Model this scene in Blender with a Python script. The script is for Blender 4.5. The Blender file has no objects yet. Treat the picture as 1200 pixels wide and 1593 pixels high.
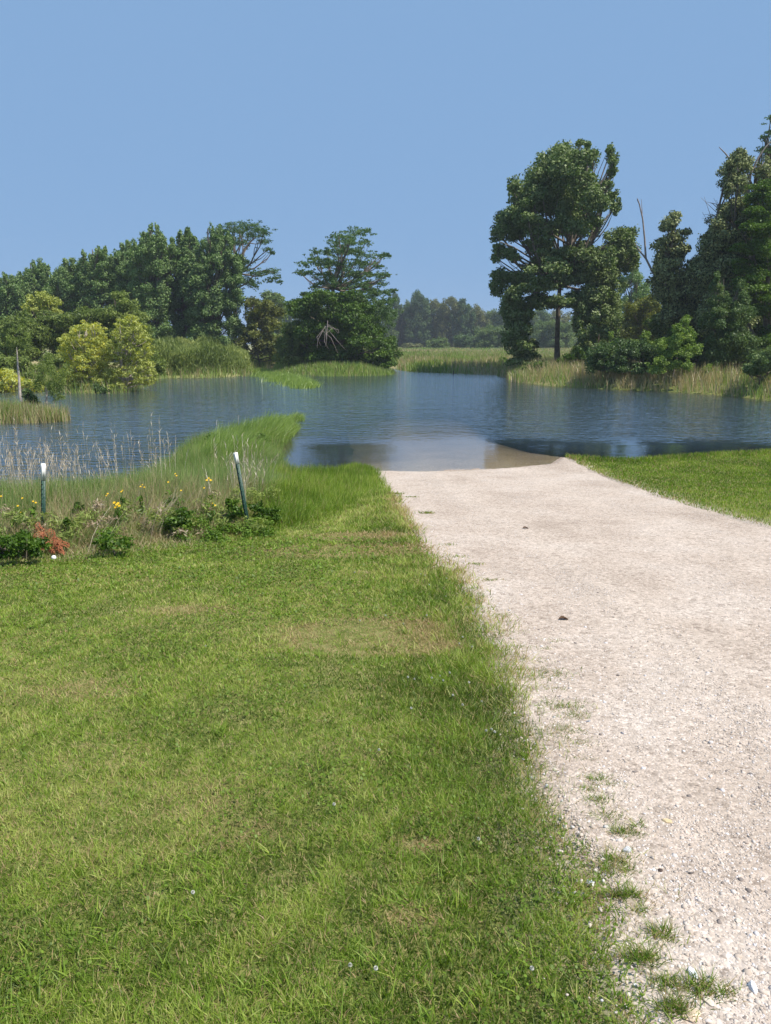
import bpy, math, random
import numpy as np
from mathutils import Vector
random.seed(7)
rng = np.random.default_rng(7)
C = bpy.context.scene.collection
R = math.radians
# ---------------------------------------------------------------- camera
F, CX, CY = 1151.0, 600.0, 796.5
PITCH = R(12.85)
H = 2.7
cam_d = bpy.data.cameras.new('camera'); cam = bpy.data.objects.new('camera', cam_d); C.objects.link(cam)
cam.location = (0, 0, H); cam.rotation_euler = (R(90)-PITCH, 0, 0)
cam_d.sensor_fit = 'VERTICAL'; cam_d.sensor_height = 24; cam_d.lens = 24*F/1593
cam_d.clip_start = 0.05; cam_d.clip_end = 5000
S = bpy.context.scene
S.camera = cam
# ---------------------------------------------------------------- world and sun
SUN_EL, SUN_AZ = R(57), R(114)          # azimuth clockwise from +Y (camera heading)
w = bpy.data.worlds.new('World'); S.world = w; w.use_nodes = True
nt = w.node_tree; bg = nt.nodes['Background']
sky = nt.nodes.new('ShaderNodeTexSky'); sky.sky_type = 'NISHITA'; sky.sun_disc = False
sky.sun_elevation = SUN_EL; sky.sun_rotation = SUN_AZ; sky.air_density = 1.0; sky.dust_density = 0.3; sky.ozone_density = 4
sky.altitude = 200
smx = nt.nodes.new('ShaderNodeMix'); smx.data_type = 'RGBA'; smx.inputs[0].default_value = .96     # even, slightly milky summer blue
nt.links.new(sky.outputs[0], smx.inputs[6]); smx.inputs[7].default_value = (1.56, 2.68, 4.42, 1)
nt.links.new(smx.outputs[2], bg.inputs[0]); bg.inputs[1].default_value = 0.10
ld = bpy.data.lights.new('sun', 'SUN'); ld.energy = 4.2; ld.angle = R(0.53); ld.color = (1, .945, .86)
sun = bpy.data.objects.new('sun', ld); C.objects.link(sun)
sdir = Vector((math.cos(SUN_EL)*math.sin(SUN_AZ), math.cos(SUN_EL)*math.cos(SUN_AZ), math.sin(SUN_EL)))
sun.rotation_euler = sdir.to_track_quat('Z', 'Y').to_euler(); sun.location = (20, 10, 40)
S.view_settings.view_transform = 'Standard'; S.view_settings.look = 'None'
S.view_settings.exposure = 0.62; S.view_settings.gamma = 1
S.cycles.max_bounces = 8; S.cycles.transparent_max_bounces = 12; S.cycles.volume_bounces = 0
S.cycles.use_denoising = True
# ---------------------------------------------------------------- projection helpers
sP, cP = math.sin(PITCH), math.cos(PITCH)
def ray(px, py):
    u = (px-CX)/F; v = (CY-py)/F
    return u, v*sP+cP, v*cP-sP
def at(px, py, d):                       # point of the view ray at forward distance d
    x, y, z = ray(px, py); t = d/y
    return np.array([x*t, d, H+z*t])
def onwater(px, py, z0=0.0):
    x, y, z = ray(px, py); t = (z0-H)/z
    return (x*t, y*t)
SL, Z0 = 0.068, 1.1
def onyard(px, py, dz=0.0):              # hits the sloping yard z = Z0 - SL*y
    x, y, z = ray(px, py); t = (Z0+dz-H)/(z+SL*y)
    return (x*t, y*t)
# ---------------------------------------------------------------- noise
_perm = rng.random((256, 256))
def vnoise(x, y):
    xi = np.floor(x).astype(int); yi = np.floor(y).astype(int); fx = x-xi; fy = y-yi
    fx = fx*fx*(3-2*fx); fy = fy*fy*(3-2*fy)
    a = _perm[xi & 255, yi & 255]; b = _perm[(xi+1) & 255, yi & 255]
    c = _perm[xi & 255, (yi+1) & 255]; d = _perm[(xi+1) & 255, (yi+1) & 255]
    return (a*(1-fx)+b*fx)*(1-fy)+(c*(1-fx)+d*fx)*fy
def fbm(x, y, o=4):
    s = 0; a = 1; t = 0
    for i in range(o):
        s = s+a*vnoise(x*2**i+17.3*i, y*2**i+9.1*i); t += a; a *= .5
    return s/t
def sstep(a, b, x):
    t = np.clip((x-a)/(b-a), 0, 1); return t*t*(3-2*t)
# ---------------------------------------------------------------- pond outline
W = onwater
pond = [(-60, 17), (-30, 12.6), (-14, 11.8), (-8, 11.7), (-5.4, 11.9), (-4.2, 12.6), W(292,732), W(294,716), W(318,704), W(355,690), W(402,674), W(440,657),
        W(448,662), W(436,688), W(420,708), W(430,738), W(460,746), W(508,742), W(552,730), W(583,735),
        W(640,737), W(720,735), W(800,729), W(862,723), W(878,712), W(930,716), W(985,718), W(1040,714), W(1110,709), W(1200,705), W(1420,692), (26, 22),
        (31, 27), W(1300,634), W(1200,624), W(1150,617), W(1100,613), W(1030,609), W(960,606), W(900,603), W(850,600), W(812,595), W(790,588), W(770,583), W(700,580.5),
        W(640,578), W(618,575), W(600,571), W(572,570), W(572,577), W(604,579), W(590,583.5), W(520,584.5), W(470,583), W(430,580), W(418,573), W(385,574), W(392,580), W(370,585),
        W(320,588), W(250,588), W(232,592), W(205,602), W(175,610), W(140,611), W(100,608), W(60,604), W(0,603), W(-150,603), W(-500,603), (-75, 40)]
pond = np.array(pond, float)
def sdist(x, y, poly):                   # signed distance, negative inside
    d2 = np.full(x.shape, 1e18); ins = np.zeros(x.shape, bool)
    n = len(poly)
    for i in range(n):
        a = poly[i]; b = poly[(i+1) % n]; e = b-a
        t = np.clip(((x-a[0])*e[0]+(y-a[1])*e[1])/(e@e), 0, 1)
        d2 = np.minimum(d2, (x-a[0]-t*e[0])**2+(y-a[1]-t*e[1])**2)
        c = (a[1] > y) != (b[1] > y)
        ins ^= c & (x < (b[0]-a[0])*(y-a[1])/((b[1]-a[1]) if b[1] != a[1] else 1e-9)+a[0])
    return np.where(ins, -1, 1)*np.sqrt(d2)
# road edges (x as a function of y)
le = np.array([(2.2, -6), (1.15, -1)]+[onyard(*p) for p in [(1085,1593),(1045,1490),(1005,1410),(968,1350),(932,1290),(905,1235),(888,1180),(872,1130),(852,1085),(828,1040),(800,985),(768,945),(735,903),(690,862),(650,822),(612,775),(583,735)]]
              + [W(560,690), W(545,650), W(545,620)])
re_ = np.array([(6.0, -6), (5.0, 2), (4.75, 7)]+[onyard(*p) for p in [(1200,822),(1130,805),(1060,785),(1000,765),(930,738),(870,716)]]+[W(825,690), W(775,650), W(730,620)])
def xl(y): return np.interp(y, le[:, 1], le[:, 0])
def xr(y): return np.interp(y, re_[:, 1], re_[:, 0])
ROAD_END = min(le[-1, 1], re_[-1, 1])
def roadmask(x, y, soft=.35):
    m = np.minimum(x-xl(y), xr(y)-x)
    return sstep(-soft, soft, m)*(1-sstep(ROAD_END-6, ROAD_END, y))
islet_c = np.array(W(20, 655)); 
def height(x, y):
    x = np.asarray(x, float); y = np.asarray(y, float)
    sd = sdist(x, y, pond)
    near = Z0-SL*y
    near = np.where(y > 14, np.maximum(near, 0.02+0.03*np.maximum(sd, 0)), near)
    far = .55+.25*sstep(60, 120, y)+.2*(fbm(x*.05, y*.05, 3)-.5)
    k = sstep(18, 30, y)
    land = near*(1-k)+far*k
    land = np.maximum(land, .015)
    slope = .13+.10*k
    up = np.minimum(land, .004+np.maximum(sd, 0)*slope+ .02*k)
    near_yard = sstep(-1.2, 0.2, x)*(1-sstep(18, 22, y))
    up = up*(1-near_yard)+np.minimum(land, .004+np.maximum(sd, 0)*.5)*near_yard
    dep = np.minimum(1.6, -sd*.22*np.where(y < 22, .8, 1.6))
    rm = roadmask(x, y, 1.5)
    dep = dep*(1-rm)+np.minimum(dep, .015+.014*np.maximum(y-16, 0)+.0010*np.maximum(y-16, 0)**2)*rm
    z = np.where(sd >= 0, up, -dep)
    q = np.hypot((x-islet_c[0])/2.0, (y-islet_c[1])/1.1)
    z = np.maximum(z, .10-.45*q) * (q < 1.6) + z*(q >= 1.6)
    z = z + .012*(fbm(x*.9, y*.9, 3)-.5)*(1-sstep(20, 30, y))*(sd > .5)
    return z
# ---------------------------------------------------------------- mesh helpers
def mesh_np(name, verts, faces, mat, parent=None, tint=None, smooth=False, extra=None):
    me = bpy.data.meshes.new(name)
    verts = np.asarray(verts, np.float32); faces = np.asarray(faces, np.int32)
    nf, k = faces.shape
    me.vertices.add(len(verts)); me.vertices.foreach_set('co', verts.ravel())
    me.loops.add(nf*k); me.loops.foreach_set('vertex_index', faces.ravel())
    me.polygons.add(nf); me.polygons.foreach_set('loop_start', np.arange(0, nf*k, k, dtype=np.int32))
    me.polygons.foreach_set('loop_total', np.full(nf, k, np.int32))
    if smooth: me.polygons.foreach_set('use_smooth', np.ones(nf, bool))
    me.update(calc_edges=True)
    for an, av in ([('tint', tint)] if tint is not None else [])+list((extra or {}).items()):
        a = me.attributes.new(an, 'FLOAT', 'POINT'); a.data.foreach_set('value', np.asarray(av, np.float32))
    me.materials.append(mat)
    o = bpy.data.objects.new(name, me); C.objects.link(o)
    if parent is not None: o.parent = parent; o.location = -parent.location
    return o
def tag(o, label=None, cat=None, group=None, kind=None):
    if label: o['label'] = label
    if cat: o['category'] = cat
    if group: o['group'] = group
    if kind: o['kind'] = kind
    return o
def empty(name, loc, label, cat, group=None):
    o = bpy.data.objects.new(name, None); C.objects.link(o); o.location = loc; o.empty_display_size = .2
    return tag(o, label, cat, group)
class MB:
    def __init__(s): s.v = []; s.f = []; s.n = 0
    def add(s, v, f):
        s.v.append(np.asarray(v, float)); s.f.append(np.asarray(f, int)+s.n); s.n += len(v)
    def tube(s, pts, rad, n=7):
        pts = np.asarray(pts, float); rad = np.broadcast_to(np.asarray(rad, float), (len(pts),))
        tg = np.gradient(pts, axis=0); tg /= np.linalg.norm(tg, axis=1)[:, None]+1e-9
        ref = np.array([1, 0, 0.]) if abs(tg[0, 0]) < .8 else np.array([0, 1., 0])
        a = np.cross(tg, ref); a /= np.linalg.norm(a, axis=1)[:, None]+1e-9; b = np.cross(tg, a)
        th = np.arange(n)/n*2*np.pi
        v = pts[:, None]+rad[:, None, None]*(np.cos(th)[None, :, None]*a[:, None]+np.sin(th)[None, :, None]*b[:, None])
        m = len(pts); i = np.arange(m-1)[:, None]*n; j = np.arange(n)[None]; j2 = (j+1) % n
        f = np.stack([i+j, i+j2, i+n+j2, i+n+j], -1).reshape(-1, 4)
        s.add(v.reshape(-1, 3), f)
        cap = [[0, k+1 if k+1 < n else k, k, k] for k in range(0)]
    def box(s, c, h, axes=None):
        c = np.asarray(c, float); ax = np.eye(3) if axes is None else np.asarray(axes, float)
        sg = np.array([[x, y, z] for x in (-1, 1) for y in (-1, 1) for z in (-1, 1)], float)*np.asarray(h)
        s.add(c+sg@ax, [[0, 1, 3, 2], [4, 6, 7, 5], [0, 4, 5, 1], [2, 3, 7, 6], [0, 2, 6, 4], [1, 5, 7, 3]])
    def build(s, name, mat, parent=None, smooth=True, tint=None):
        return mesh_np(name, np.vstack(s.v), np.vstack(s.f), mat, parent, tint, smooth)
# ---------------------------------------------------------------- materials
def newmat(name):
    m = bpy.data.materials.new(name); m.use_nodes = True; t = m.node_tree; t.nodes.clear()
    return m, t, t.nodes, t.links
def ramp(N, stops):
    r = N.new('ShaderNodeValToRGB'); e = r.color_ramp.elements
    while len(e) < len(stops): e.new(.5)
    for k, (p, c) in zip(e, stops): k.position = p; k.color = (*c, 1)
    return r
def leafmat(name, stops, back=None, transl=.3, gloss=.015, rough=.5, nscale=0.0):
    m, t, N, L = newmat(name)
    a = N.new('ShaderNodeAttribute'); a.attribute_name = 'tint'
    r = ramp(N, stops); L.new(a.outputs['Fac'], r.inputs[0]); col = r.outputs[0]
    if back:
        g = N.new('ShaderNodeNewGeometry'); mx = N.new('ShaderNodeMix'); mx.data_type = 'RGBA'
        L.new(g.outputs['Backfacing'], mx.inputs[0]); L.new(col, mx.inputs[6]); mx.inputs[7].default_value = (*back, 1); col = mx.outputs[2]
    d = N.new('ShaderNodeBsdfDiffuse'); L.new(col, d.inputs[0])
    tr = N.new('ShaderNodeBsdfTranslucent'); hs = N.new('ShaderNodeHueSaturation'); hs.inputs['Saturation'].default_value = 1.15; hs.inputs['Value'].default_value = 1.3
    L.new(col, hs.inputs['Color']); L.new(hs.outputs[0], tr.inputs[0])
    m1 = N.new('ShaderNodeMixShader'); m1.inputs[0].default_value = transl; L.new(d.outputs[0], m1.inputs[1]); L.new(tr.outputs[0], m1.inputs[2])
    gl = N.new('ShaderNodeBsdfGlossy'); gl.inputs['Roughness'].default_value = rough; gl.inputs[0].default_value = (1, 1, 1, 1)
    m2 = N.new('ShaderNodeMixShader'); m2.inputs[0].default_value = gloss; L.new(m1.outputs[0], m2.inputs[1]); L.new(gl.outputs[0], m2.inputs[2])
    o = N.new('ShaderNodeOutputMaterial'); L.new(m2.outputs[0], o.inputs[0])
    return m
def simple(name, col, rough=.7, spec=.3, noise=None, bump=None, metal=0):
    m, t, N, L = newmat(name)
    b = N.new('ShaderNodeBsdfPrincipled'); b.inputs['Base Color'].default_value = (*col, 1); b.inputs['Roughness'].default_value = rough
    b.inputs['Specular IOR Level'].default_value = spec; b.inputs['Metallic'].default_value = metal
    tc = N.new('ShaderNodeTexCoord')
    if noise:
        n = N.new('ShaderNodeTexNoise'); n.inputs['Scale'].default_value = noise[0]; n.inputs['Detail'].default_value = 5
        L.new(tc.outputs['Object'], n.inputs['Vector'])
        r = ramp(N, [(.3, noise[1]), (.7, noise[2])]); L.new(n.outputs[0], r.inputs[0]); L.new(r.outputs[0], b.inputs['Base Color'])
        bp = N.new('ShaderNodeBump'); bp.inputs['Strength'].default_value = bump or .4; bp.inputs['Distance'].default_value = .02
        L.new(n.outputs[0], bp.inputs['Height']); L.new(bp.outputs[0], b.inputs['Normal'])
    o = N.new('ShaderNodeOutputMaterial'); L.new(b.outputs[0], o.inputs[0])
    return m
M = {}
M['bark'] = simple('bark_grey', (.16, .13, .10), .9, .1, (3, (.09, .07, .05), (.24, .20, .16)), .8)
M['bark_pale'] = simple('bark_pale', (.4, .36, .3), .9, .1, (6, (.30, .25, .2), (.5, .44, .38)), .5)
M['deadwood'] = simple('dead_wood', (.3, .25, .22), .9, .1, (4, (.20, .16, .135), (.33, .28, .25)), .5)
G1 = [(0, (.018, .035, .010)), (.5, (.040, .068, .018)), (1, (.085, .115, .040))]
M['oak'] = leafmat('leaf_oak', [(0, (0.035, 0.071, 0.014)), (.5, (0.078, 0.139, 0.024)), (1, (0.163, 0.234, 0.048))], back=(0.173, 0.224, 0.076), transl=.22, gloss=.02)
M['locust'] = leafmat('leaf_locust', [(0, (0.044, 0.085, 0.026)), (.5, (0.079, 0.147, 0.040)), (1, (0.149, 0.227, 0.072))], transl=.3)
M['cotton'] = leafmat('leaf_cottonwood', [(0, (0.040, 0.081, 0.019)), (.5, (0.075, 0.152, 0.032)), (1, (0.143, 0.241, 0.055))], back=(0.186, 0.268, 0.092), transl=.3)
M['dome'] = leafmat('leaf_broad_dark', [(0, (0.033, 0.067, 0.010)), (.5, (0.073, 0.136, 0.018)), (1, (0.138, 0.215, 0.032))], transl=.28)
M['poplar'] = leafmat('leaf_poplar_grey', [(0, (0.050, 0.075, 0.026)), (.5, (0.099, 0.128, 0.048)), (1, (0.190, 0.210, 0.096))], back=(0.285, 0.316, 0.130), transl=.25, gloss=.02)
M['bright'] = leafmat('leaf_bright', [(0, (0.034, 0.074, 0.008)), (.5, (0.081, 0.155, 0.018)), (1, (0.162, 0.257, 0.035))], transl=.35)
M['lime'] = leafmat('leaf_lime', [(0, (0.065, 0.117, 0.019)), (.5, (0.156, 0.234, 0.042)), (1, (0.312, 0.403, 0.102))], transl=.35)
M['willow'] = leafmat('leaf_willow_grey_green', [(0, (0.079, 0.114, 0.028)), (.5, (0.147, 0.199, 0.045)), (1, (0.270, 0.325, 0.081))], transl=.35)
M['yellow'] = leafmat('leaf_willow_yellow', [(0, (0.117, 0.156, 0.015)), (.5, (0.324, 0.360, 0.037)), (1, (0.718, 0.626, 0.072))], back=(0.414, 0.449, 0.121), transl=.38)
M['olive'] = leafmat('leaf_olive', [(0, (0.079, 0.077, 0.029)), (.5, (0.132, 0.156, 0.032)), (1, (0.246, 0.258, 0.051))], transl=.3)
M['blue'] = leafmat('leaf_blue_green', [(0, (0.037, 0.072, 0.018)), (.5, (0.074, 0.128, 0.034)), (1, (0.166, 0.224, 0.067))], transl=.25, gloss=.02)
M['fargreen'] = leafmat('leaf_far_green', [(0, (0.058, 0.108, 0.030)), (.5, (0.108, 0.166, 0.046)), (1, (0.186, 0.244, 0.066))], transl=.3)
M['farolive'] = leafmat('leaf_far_olive', [(0, (0.082, 0.105, 0.037)), (.5, (0.138, 0.157, 0.052)), (1, (0.211, 0.211, 0.089))], transl=.3)
M['fardark'] = leafmat('leaf_far_dark', [(0, (0.047, 0.094, 0.038)), (.5, (0.082, 0.134, 0.050)), (1, (0.140, 0.202, 0.070))], transl=.3)
GR = [(0, (.40, .29, .15)), (.16, (.40, .33, .15)), (.26, (.088, .142, .018)), (.6, (.172, .272, .032)), (.85, (.285, .372, .058)), (1, (.46, .47, .16))]
M['lawn'] = leafmat('grass_lawn', GR, transl=.35, gloss=.015, rough=.5)
M['tall'] = leafmat('grass_tall', [(0, (.50, .40, .24)), (.12, (.36, .30, .15)), (.2, (.12, .19, .035)), (.6, (.22, .31, .085)), (1, (.36, .45, .17))], transl=.35, gloss=.02, rough=.5)
M['straw'] = leafmat('grass_straw', [(0, (.28, .20, .11)), (.5, (.46, .37, .26)), (1, (.64, .57, .46))], transl=.2, gloss=.05)
M['reed'] = leafmat('grass_reed', [(0, (.48, .38, .22)), (.2, (.34, .30, .13)), (.35, (.13, .20, .032)), (.7, (.24, .34, .06)), (1, (.36, .47, .10))], transl=.4, gloss=.05)
# terrain: thatch under the lawn, mud on the pond bed, meadow far away
def ground_mat():
    m, t, N, L = newmat('ground_soil_and_thatch')
    b = N.new('ShaderNodeBsdfPrincipled'); b.inputs['Roughness'].default_value = .95; b.inputs['Specular IOR Level'].default_value = .1
    g = N.new('ShaderNodeNewGeometry'); sp = N.new('ShaderNodeSeparateXYZ'); L.new(g.outputs['Position'], sp.inputs[0])
    def noise(sc, det=6, vec=None):
        n = N.new('ShaderNodeTexNoise'); n.inputs['Scale'].default_value = sc; n.inputs['Detail'].default_value = det
        L.new(vec or g.outputs['Position'], n.inputs['Vector']); return n.outputs[0]
    near = ramp(N, [(.3, (.09, .11, .025)), (.5, (.145, .165, .042)), (.72, (.24, .22, .09))]); L.new(noise(9, 8), near.inputs[0])
    vm = N.new('ShaderNodeMapping'); vm.inputs['Scale'].default_value = (1, .35, 1); L.new(g.outputs['Position'], vm.inputs[0])
    far = ramp(N, [(.36, (.10, .14, .04)), (.48, (.19, .21, .075)), (.56, (.33, .28, .15)), (.66, (.16, .20, .06))]); L.new(noise(.16, 7, vm.outputs[0]), far.inputs[0])
    bed = ramp(N, [(.3, (.035, .030, .016)), (.7, (.075, .06, .035))]); L.new(noise(1.5), bed.inputs[0])
    def mixc(f, a, b_):
        x = N.new('ShaderNodeMix'); x.data_type = 'RGBA'; L.new(f, x.inputs[0]); L.new(a, x.inputs[6]); L.new(b_, x.inputs[7]); return x.outputs[2]
    def mr(v, a, b_):
        x = N.new('ShaderNodeMapRange'); x.inputs[1].default_value = a; x.inputs[2].default_value = b_; L.new(v, x.inputs[0]); return x.outputs[0]
    c = mixc(mr(sp.outputs[1], 30, 60), near.outputs[0], far.outputs[0])
    c = mixc(mr(sp.outputs[2], .0, -.04), c, bed.outputs[0])
    ga = N.new('ShaderNodeAttribute'); ga.attribute_name = 'grit'
    gr = ramp(N, [(.35, (.34, .28, .22)), (.65, (.52, .45, .38))]); L.new(noise(60, 4), gr.inputs[0])
    c = mixc(ga.outputs['Fac'], c, gr.outputs[0])
    L.new(c, b.inputs['Base Color'])
    bp = N.new('ShaderNodeBump'); bp.inputs['Strength'].default_value = .6; bp.inputs['Distance'].default_value = .03; L.new(noise(30, 6), bp.inputs['Height']); L.new(bp.outputs[0], b.inputs['Normal'])
    o = N.new('ShaderNodeOutputMaterial'); L.new(b.outputs[0], o.inputs[0]); return m
M['ground'] = ground_mat()
def road_mat():
    m, t, N, L = newmat('crushed_limestone')
    b = N.new('ShaderNodeBsdfPrincipled'); b.inputs['Roughness'].default_value = .95; b.inputs['Specular IOR Level'].default_value = .15
    g = N.new('ShaderNodeNewGeometry')
    v = N.new('ShaderNodeTexVoronoi'); v.inputs['Scale'].default_value = 75; L.new(g.outputs['Position'], v.inputs['Vector'])
    v2 = N.new('ShaderNodeTexVoronoi'); v2.inputs['Scale'].default_value = 28; L.new(g.outputs['Position'], v2.inputs['Vector'])
    n = N.new('ShaderNodeTexNoise'); n.inputs['Scale'].default_value = .9; n.inputs['Detail'].default_value = 8; n.inputs['Roughness'].default_value = .6; L.new(g.outputs['Position'], n.inputs['Vector'])
    base = ramp(N, [(.3, (.36, .295, .24)), (.5, (.455, .382, .318)), (.72, (.53, .465, .405))]); L.new(n.outputs[0], base.inputs[0])
    # tyre tracks: paler packed dust, by a painted-on wear attribute of the sheet
    at_ = N.new('ShaderNodeAttribute'); at_.attribute_name = 'wear'
    mx = N.new('ShaderNodeMix'); mx.data_type = 'RGBA'; L.new(at_.outputs['Fac'], mx.inputs[0]); L.new(base.outputs[0], mx.inputs[6]); mx.inputs[7].default_value = (.52, .445, .375, 1)
    sepc = N.new('ShaderNodeSeparateColor'); L.new(v.outputs['Color'], sepc.inputs[0])
    st = ramp(N, [(0, (.52, .48, .46)), (.14, (.80, .78, .77)), (.55, (1.0, .98, .96)), (.85, (1.14, 1.12, 1.12)), (1, (1.4, 1.38, 1.4))]); L.new(sepc.outputs[0], st.inputs[0])
    mm = N.new('ShaderNodeMix'); mm.data_type = 'RGBA'; mm.blend_type = 'MULTIPLY'; mm.inputs[0].default_value = .8
    L.new(mx.outputs[2], mm.inputs[6]); L.new(st.outputs[0], mm.inputs[7])
    sep2 = N.new('ShaderNodeSeparateColor'); L.new(v2.outputs['Color'], sep2.inputs[0])
    st2 = ramp(N, [(0, (.62, .60, .58)), (.2, (.92, .91, .90)), (.8, (1.04, 1.03, 1.02)), (1, (1.22, 1.2, 1.2))]); L.new(sep2.outputs[1], st2.inputs[0])
    m3 = N.new('ShaderNodeMix'); m3.data_type = 'RGBA'; m3.blend_type = 'MULTIPLY'; m3.inputs[0].default_value = .7
    L.new(mm.outputs[2], m3.inputs[6]); L.new(st2.outputs[0], m3.inputs[7])
    sz = N.new('ShaderNodeSeparateXYZ'); L.new(g.outputs['Position'], sz.inputs[0]); wr = N.new('ShaderNodeMapRange'); wr.inputs[1].default_value = .045; wr.inputs[2].default_value = .02; L.new(sz.outputs[2], wr.inputs[0])
    m4 = N.new('ShaderNodeMix'); m4.data_type = 'RGBA'; m4.blend_type = 'MULTIPLY'; L.new(wr.outputs[0], m4.inputs[0]); L.new(m3.outputs[2], m4.inputs[6]); m4.inputs[7].default_value = (.74, .69, .66, 1)   # wet gravel
    L.new(m4.outputs[2], b.inputs['Base Color'])
    ad = N.new('ShaderNodeMath'); ad.operation = 'MULTIPLY_ADD'; L.new(v2.outputs['Distance'], ad.inputs[0]); ad.inputs[1].default_value = .35; L.new(v.outputs['Distance'], ad.inputs[2])
    bp = N.new('ShaderNodeBump'); bp.invert = True; bp.inputs['Strength'].default_value = .7; bp.inputs['Distance'].default_value = .006; L.new(ad.outputs[0], bp.inputs['Height']); L.new(bp.outputs[0], b.inputs['Normal'])
    o = N.new('ShaderNodeOutputMaterial'); L.new(b.outputs[0], o.inputs[0]); return m
M['road'] = road_mat()
def stone_mat():
    m, t, N, L = newmat('limestone_chips')
    a = N.new('ShaderNodeAttribute'); a.attribute_name = 'tint'
    r = ramp(N, [(0, (.14, .12, .11)), (.06, (.30, .25, .22)), (.25, (.43, .355, .29)), (.5, (.52, .44, .37)), (.75, (.61, .54, .48)), (.92, (.60, .58, .60)), (1, (.80, .76, .72))]); L.new(a.outputs['Fac'], r.inputs[0])
    b = N.new('ShaderNodeBsdfPrincipled'); b.inputs['Roughness'].default_value = .9; b.inputs['Specular IOR Level'].default_value = .2
    L.new(r.outputs[0], b.inputs['Base Color'])
    o = N.new('ShaderNodeOutputMaterial'); L.new(b.outputs[0], o.inputs[0]); return m
M['stones'] = stone_mat()
def water_mat():
    m, t, N, L = newmat('pond_water')
    g = N.new('ShaderNodeNewGeometry')
    at_ = N.new('ShaderNodeAttribute'); at_.attribute_name = 'murk'
    cl = N.new('ShaderNodeAttribute'); cl.attribute_name = 'ripple'
    mp = N.new('ShaderNodeMapping'); mp.inputs['Rotation'].default_value = (0, 0, R(12)); mp.inputs['Scale'].default_value = (.75, 1.5, 1); L.new(g.outputs['Position'], mp.inputs[0])
    def noise(sc, det):
        n = N.new('ShaderNodeTexNoise'); n.inputs['Scale'].default_value = sc; n.inputs['Detail'].default_value = det; L.new(mp.outputs[0], n.inputs['Vector']); return n.outputs[0]
    h1, h2 = noise(2.9, 2), noise(.5, 2)
    ma = N.new('ShaderNodeMath'); ma.operation = 'MULTIPLY_ADD'; L.new(h2, ma.inputs[0]); ma.inputs[1].default_value = .9; L.new(h1, ma.inputs[2])
    mu = N.new('ShaderNodeMath'); mu.operation = 'MULTIPLY'; L.new(ma.outputs[0], mu.inputs[0]); L.new(cl.outputs['Fac'], mu.inputs[1])
    bp = N.new('ShaderNodeBump'); bp.inputs['Strength'].default_value = 1; bp.inputs['Distance'].default_value = .09; L.new(mu.outputs[0], bp.inputs['Height'])
    tr = N.new('ShaderNodeBsdfTransparent'); tr.inputs[0].default_value = (.86, .88, .80, 1)
    di = N.new('ShaderNodeBsdfDiffuse'); di.inputs[0].default_value = (.030, .050, .072, 1)
    body = N.new('ShaderNodeMixShader'); L.new(at_.outputs['Fac'], body.inputs[0]); L.new(tr.outputs[0], body.inputs[1]); L.new(di.outputs[0], body.inputs[2])
    gl = N.new('ShaderNodeBsdfGlossy'); gl.inputs['Roughness'].default_value = .07; gl.inputs[0].default_value = (1, 1, 1, 1); L.new(bp.outputs[0], gl.inputs['Normal'])
    fr = N.new('ShaderNodeFresnel'); fr.inputs[0].default_value = 1.36; bp2 = N.new('ShaderNodeBump'); bp2.inputs['Strength'].default_value = 1; bp2.inputs['Distance'].default_value = .014; L.new(mu.outputs[0], bp2.inputs['Height']); L.new(bp2.outputs[0], fr.inputs['Normal'])
    mx = N.new('ShaderNodeMixShader'); L.new(fr.outputs[0], mx.inputs[0]); L.new(body.outputs[0], mx.inputs[1]); L.new(gl.outputs[0], mx.inputs[2])
    o = N.new('ShaderNodeOutputMaterial'); L.new(mx.outputs[0], o.inputs[0]); return m
M['water'] = water_mat()
# ---------------------------------------------------------------- ground sheet
def axis(lo, hi, fine, grow, centre=0.0, cmin=None, cmax=None):
    out = [cmin if cmin is not None else centre]; s = fine
    a = [cmin]; 
    while a[-1] < cmax: a.append(a[-1]+fine)
    s = fine
    while a[-1] < hi: s *= grow; a.append(a[-1]+s)
    s = fine; b = []
    x = cmin
    while x > lo: s *= grow; x -= s; b.append(x)
    return np.array(b[::-1]+a)
gx = axis(-900, 900, .22, 1.035, cmin=-12, cmax=9)
gy = axis(-60, 1500, .22, 1.02, cmin=0, cmax=20)
GX, GY = np.meshgrid(gx, gy)
GZ = height(GX.ravel(), GY.ravel())
under = (np.minimum(GX.ravel()-xl(GY.ravel()), xr(GY.ravel())-GX.ravel()) > .42)*(GY.ravel() < ROAD_END)*1.0
GZ = GZ-.035*(under > .5)
nx, ny = len(gx), len(gy)
ii = (np.arange(ny-1)[:, None]*nx+np.arange(nx-1)[None]).ravel()
gfaces = np.stack([ii, ii+1, ii+nx+1, ii+nx], 1)
tag(mesh_np('ground', np.stack([GX.ravel(), GY.ravel(), GZ], 1), gfaces, M['ground'], smooth=True, extra={'grit': (1-sstep(.0, .45, xl(GY.ravel())-GX.ravel()+.3*(fbm(GX.ravel()*3, GY.ravel()*3, 3)-.5)))*(1-sstep(.1, .5, GX.ravel()-xr(GY.ravel())))*(GY.ravel() < 20)}), kind='structure')
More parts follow.
